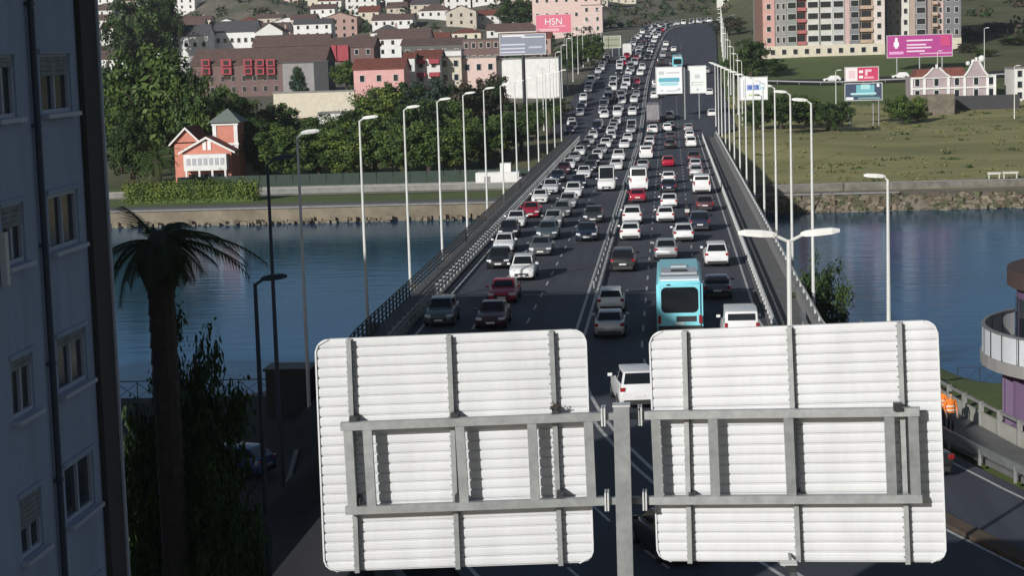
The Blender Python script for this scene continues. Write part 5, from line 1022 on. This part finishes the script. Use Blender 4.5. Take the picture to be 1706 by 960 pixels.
# ------------------------------------------------------------------ signs and billboards
def board(name, label, px0, px1, py0, py1, Y, facem, posts, thick=.25, cat='billboard', postr=.12, frame=galv_l):
    a, b = aty(px0, py0, Y), aty(px1, py1, Y); xc = (a.x+b.x)/2; z0, z1 = aty((px0+px1)/2, py1, Y).z, aty((px0+px1)/2, py0, Y).z; g0 = min(terrain(xc, Y), z0-.5); t = thing(name, label, cat, (xc, Y, g0)); w, h = b.x-a.x, z1-z0; zc = (z0+z1)/2-g0
    mb = MB(); mb.box((0, 0, zc), (w, thick, h)); mb.build('panel', facem, t)
    mb = MB()
    for c, d in (((0, -.02, zc+h/2+.07), (w+.3, thick+.1, .14)), ((0, -.02, zc-h/2-.07), (w+.3, thick+.1, .14)), ((-w/2-.07, -.02, zc), (.14, thick+.1, h)), ((w/2+.07, -.02, zc), (.14, thick+.1, h))): mb.box(c, d)
    mb.build('frame', frame, t)
    for f in posts: mb = MB(); mb.tube((f*w, .1, -.3), (f*w, .1, zc-h/2-.05), postr, n=8); mb.build('post', galv, t)
    cnt = [0]
    def mark(x, z, ww, hh, m, nm='mark'):
        cnt[0] += 1; dp = .02+.012*cnt[0]
        q = MB(); q.box((x*w, -thick/2-dp/2+.004, zc+z*h), (ww*w, dp, hh*h)); return q.build(nm, m, t)
    t['w'] = w; return t, mark, w, h, zc
def ink(c): return mat('ink_%02d_%02d_%02d' % tuple(int(v*99) for v in c), c, .6)
boardw = ink((.80, .82, .84)); teal = ink((.10, .42, .50)); teal2 = ink((.16, .36, .52)); teal3 = ink((.35, .65, .72)); greyi = ink((.55, .56, .58))
t, mk, *_ = board('direction_sign', 'white overhead direction sign with aqua band above the outbound lanes', 1093, 1136, 112, 155, 374, boardw, [], cat='road sign', thick=.15)
mk(0, .02, .82, .16, teal); mk(0, -.14, .72, .12, teal3); mk(.1, .0, .5, .06, teal2); mk(-.3, .3, .22, .12, greyi); mk(.15, .3, .5, .05, greyi); mk(-.3, -.38, .1, .06, greyi); mk(.1, -.4, .4, .04, greyi); mk(.37, -.35, .1, .08, greyi)
yb = 374; zz = t.location.z
mb = MB(); x = aty(1141, 160, yb).x-t.location.x; mb.tube((x, .3, terrain(aty(1141, 160, yb).x, yb)-zz-.2), (x, .3, aty(1141, 112, yb).z-zz), .16, n=8); mb.build('post', galv, t); mb = MB(); mb.tube((-2.4, .25, aty(1115, 133, yb).z-zz), (x, .25, aty(1115, 133, yb).z-zz), .1, n=6); mb.build('arm', galv, t); mb = MB(); mb.tube((-2.4, .25, aty(1115, 145, yb).z-zz), (x, .25, aty(1115, 145, yb).z-zz), .1, n=6); mb.build('arm', galv, t)
t, mk, *_ = board('direction_sign', 'white portrait overhead direction sign right of the aqua-banded one', 1147, 1176, 110, 154, 376, ink((.78, .82, .80)), [.1], cat='road sign', thick=.15); mk(0, .12, .3, .14, greyi); mk(.02, -.1, .7, .03, greyi); mk(.05, -.2, .5, .03, greyi); mk(0, -.38, .16, .07, greyi); mk(-.3, -.15, .08, .12, greyi)
t, mk, *_ = board('direction_sign', 'white roadside sign with blue panel beside the right lamps', 1233, 1278, 129, 165, 330, boardw, [-.3, .3], cat='road sign'); mk(0, .05, .5, .24, ink((.18, .27, .62))); mk(-.12, .04, .08, .12, ink((.05, .12, .30))); mk(.16, .06, .08, .18, ink((.05, .12, .30))); mk(.3, .1, .22, .3, ink((.5, .66, .80))); mk(-.38, 0, .03, .8, greyi); mk(0, -.3, .4, .08, ink((.55, .60, .35)))
t, mk, *_ = board('billboard', 'grey-blue lined billboard on a single dark column', 833, 909, 57, 90, 385, ink((.24, .26, .33)), [0.0], postr=.35); [mk(-.22, z, .54, .07, ink((.60, .64, .74))) for z in (.0, -.2, -.38)]; mk(.22, .36, .5, .05, boardw); mk(.28, -.16, .3, .1, ink((.50, .51, .58))); mk(-.2, .44, .5, .08, boardw)
for o in t.children:
    if o.name.startswith('post'): o.data.materials[0] = dark_metal
t, mk, *_ = board('direction_sign', 'olive grey overhead sign left of the far oncoming road', 1006, 1034, 60, 79, 548, ink((.30, .32, .22)), [-.45, .0, .4], cat='road sign'); mk(0, .2, .8, .08, ink((.15, .17, .12))); mk(0, -.3, .8, .08, ink((.15, .17, .12)))
t, mk, w, h, zc = board('billboard', 'pink advertising board with white letters in the town', 893, 952, 24, 54, 640, ink((.70, .16, .24)), [-.3, .3]); mk(-.15, -.34, .6, .16, ink((.75, .42, .48))); mk(.1, -.14, .5, .05, ink((.78, .5, .52)))
def text(parent, s, size, loc, m):
    cu = bpy.data.curves.new('t', 'FONT'); cu.body = s; cu.size = size; cu.align_x = 'CENTER'; cu.align_y = 'CENTER'; cu.extrude = .03; ob = bpy.data.objects.new('t', cu); COL.objects.link(ob); dg = bpy.context.evaluated_depsgraph_get(); dg.update(); me = bpy.data.meshes.new_from_object(ob.evaluated_get(dg)); bpy.data.objects.remove(ob); me.materials.clear(); me.materials.append(m); return link('lettering', me, parent, loc, rot=(math.pi/2, 0, 0))
text(t, 'HSN', h*.52, (0, -.24, zc+h*.1), boardw)
t, mk, w, h, zc = board('billboard', 'red and white billboard above the teal one', 1408, 1463, 112, 134, 372, ink((.55, .04, .12)), []); mk(-.31, 0, .36, .98, ink((.80, .76, .76))); mk(-.3, -.02, .2, .6, ink((.75, .55, .58))); mk(-.02, .18, .12, .2, boardw); mk(-.02, -.22, .12, .2, boardw); mk(.2, .25, .2, .18, ink((.8, .5, .6))); mk(.14, .02, .08, .3, ink((.8, .5, .6))); mk(.22, -.28, .3, .16, ink((.75, .35, .45)))
zz = t.location.z; 
for f in (-.35, .35): mb = MB(); mb.tube((f*w, .3, -.3), (f*w, .3, zc+h/2), .13, n=8); mb.build('post', galv, t)
t, mk, w, h, zc = board('billboard', 'teal and dark blue billboard below the red one', 1408, 1469, 139, 166, 371, ink((.04, .06, .12)), [-.42, .42]); mk(.05, .12, .5, .6, ink((.16, .45, .52))); mk(.05, .3, .25, .3, ink((.4, .68, .7))); mk(0, -.12, .7, .12, ink((.45, .72, .74))); mk(.0, -.24, .6, .06, ink((.1, .25, .28))); mk(-.38, -.4, .2, .16, boardw); mk(.4, .38, .07, .2, boardw); mk(.15, -.4, .6, .1, ink((.2, .35, .36)))
t, mk, w, h, zc = board('billboard', 'large magenta billboard with white figure and text lines before the tall flats', 1478, 1586, 58, 94, 470, ink((.42, .05, .26)), [-.35, .0, .35], postr=.2); mk(-.36, .12, .045, .42, boardw); mk(-.36, .36, .035, .1, boardw); mk(-.36, .1, .08, .2, boardw); mk(-.36, -.3, .22, .13, ink((.72, .36, .62)))
for z, l in ((.26, .40), (.06, .30), (-.08, .38), (-.24, .28)): mk(-.2+l/2, z, l, .07, ink((.78, .62, .74)))
mk(.25, -.36, .5, .05, ink((.7, .45, .62))); mk(.4, .2, .15, .5, ink((.55, .06, .2)))

# kerb of the shaded quay street
a = Vector((-20.4, 106, 0)); b = Vector((-16.6, 78, 0)); mb = MB(); n = 14
for k in range(n):
    p = a.lerp(b, (k+.5)/n); mb = MB(); mb.box((p.x, p.y, terrain(p.x, p.y)+.06), (.22, 2.0, .14), rz=.135); structure(mb.build('kerb', concrete))

# thin air between the camera and the far hillside
hz_ = bpy.data.materials.new('haze'); hz_.use_nodes = True; hn = hz_.node_tree; hn.nodes.remove(hn.nodes['Principled BSDF']); pv = hn.nodes.new('ShaderNodeVolumePrincipled')
pv.inputs['Color'].default_value = (.80, .86, 1, 1); pv.inputs['Density'].default_value = .00008; hn.links.new(pv.outputs[0], hn.nodes['Material Output'].inputs['Volume'])
mb = MB(); mb.box((0, 1600, 133), (3400, 3600, 292)); tag(stuff(mb.build('haze', hz_)), 'thin pale haze over the river and far hillside', 'haze')
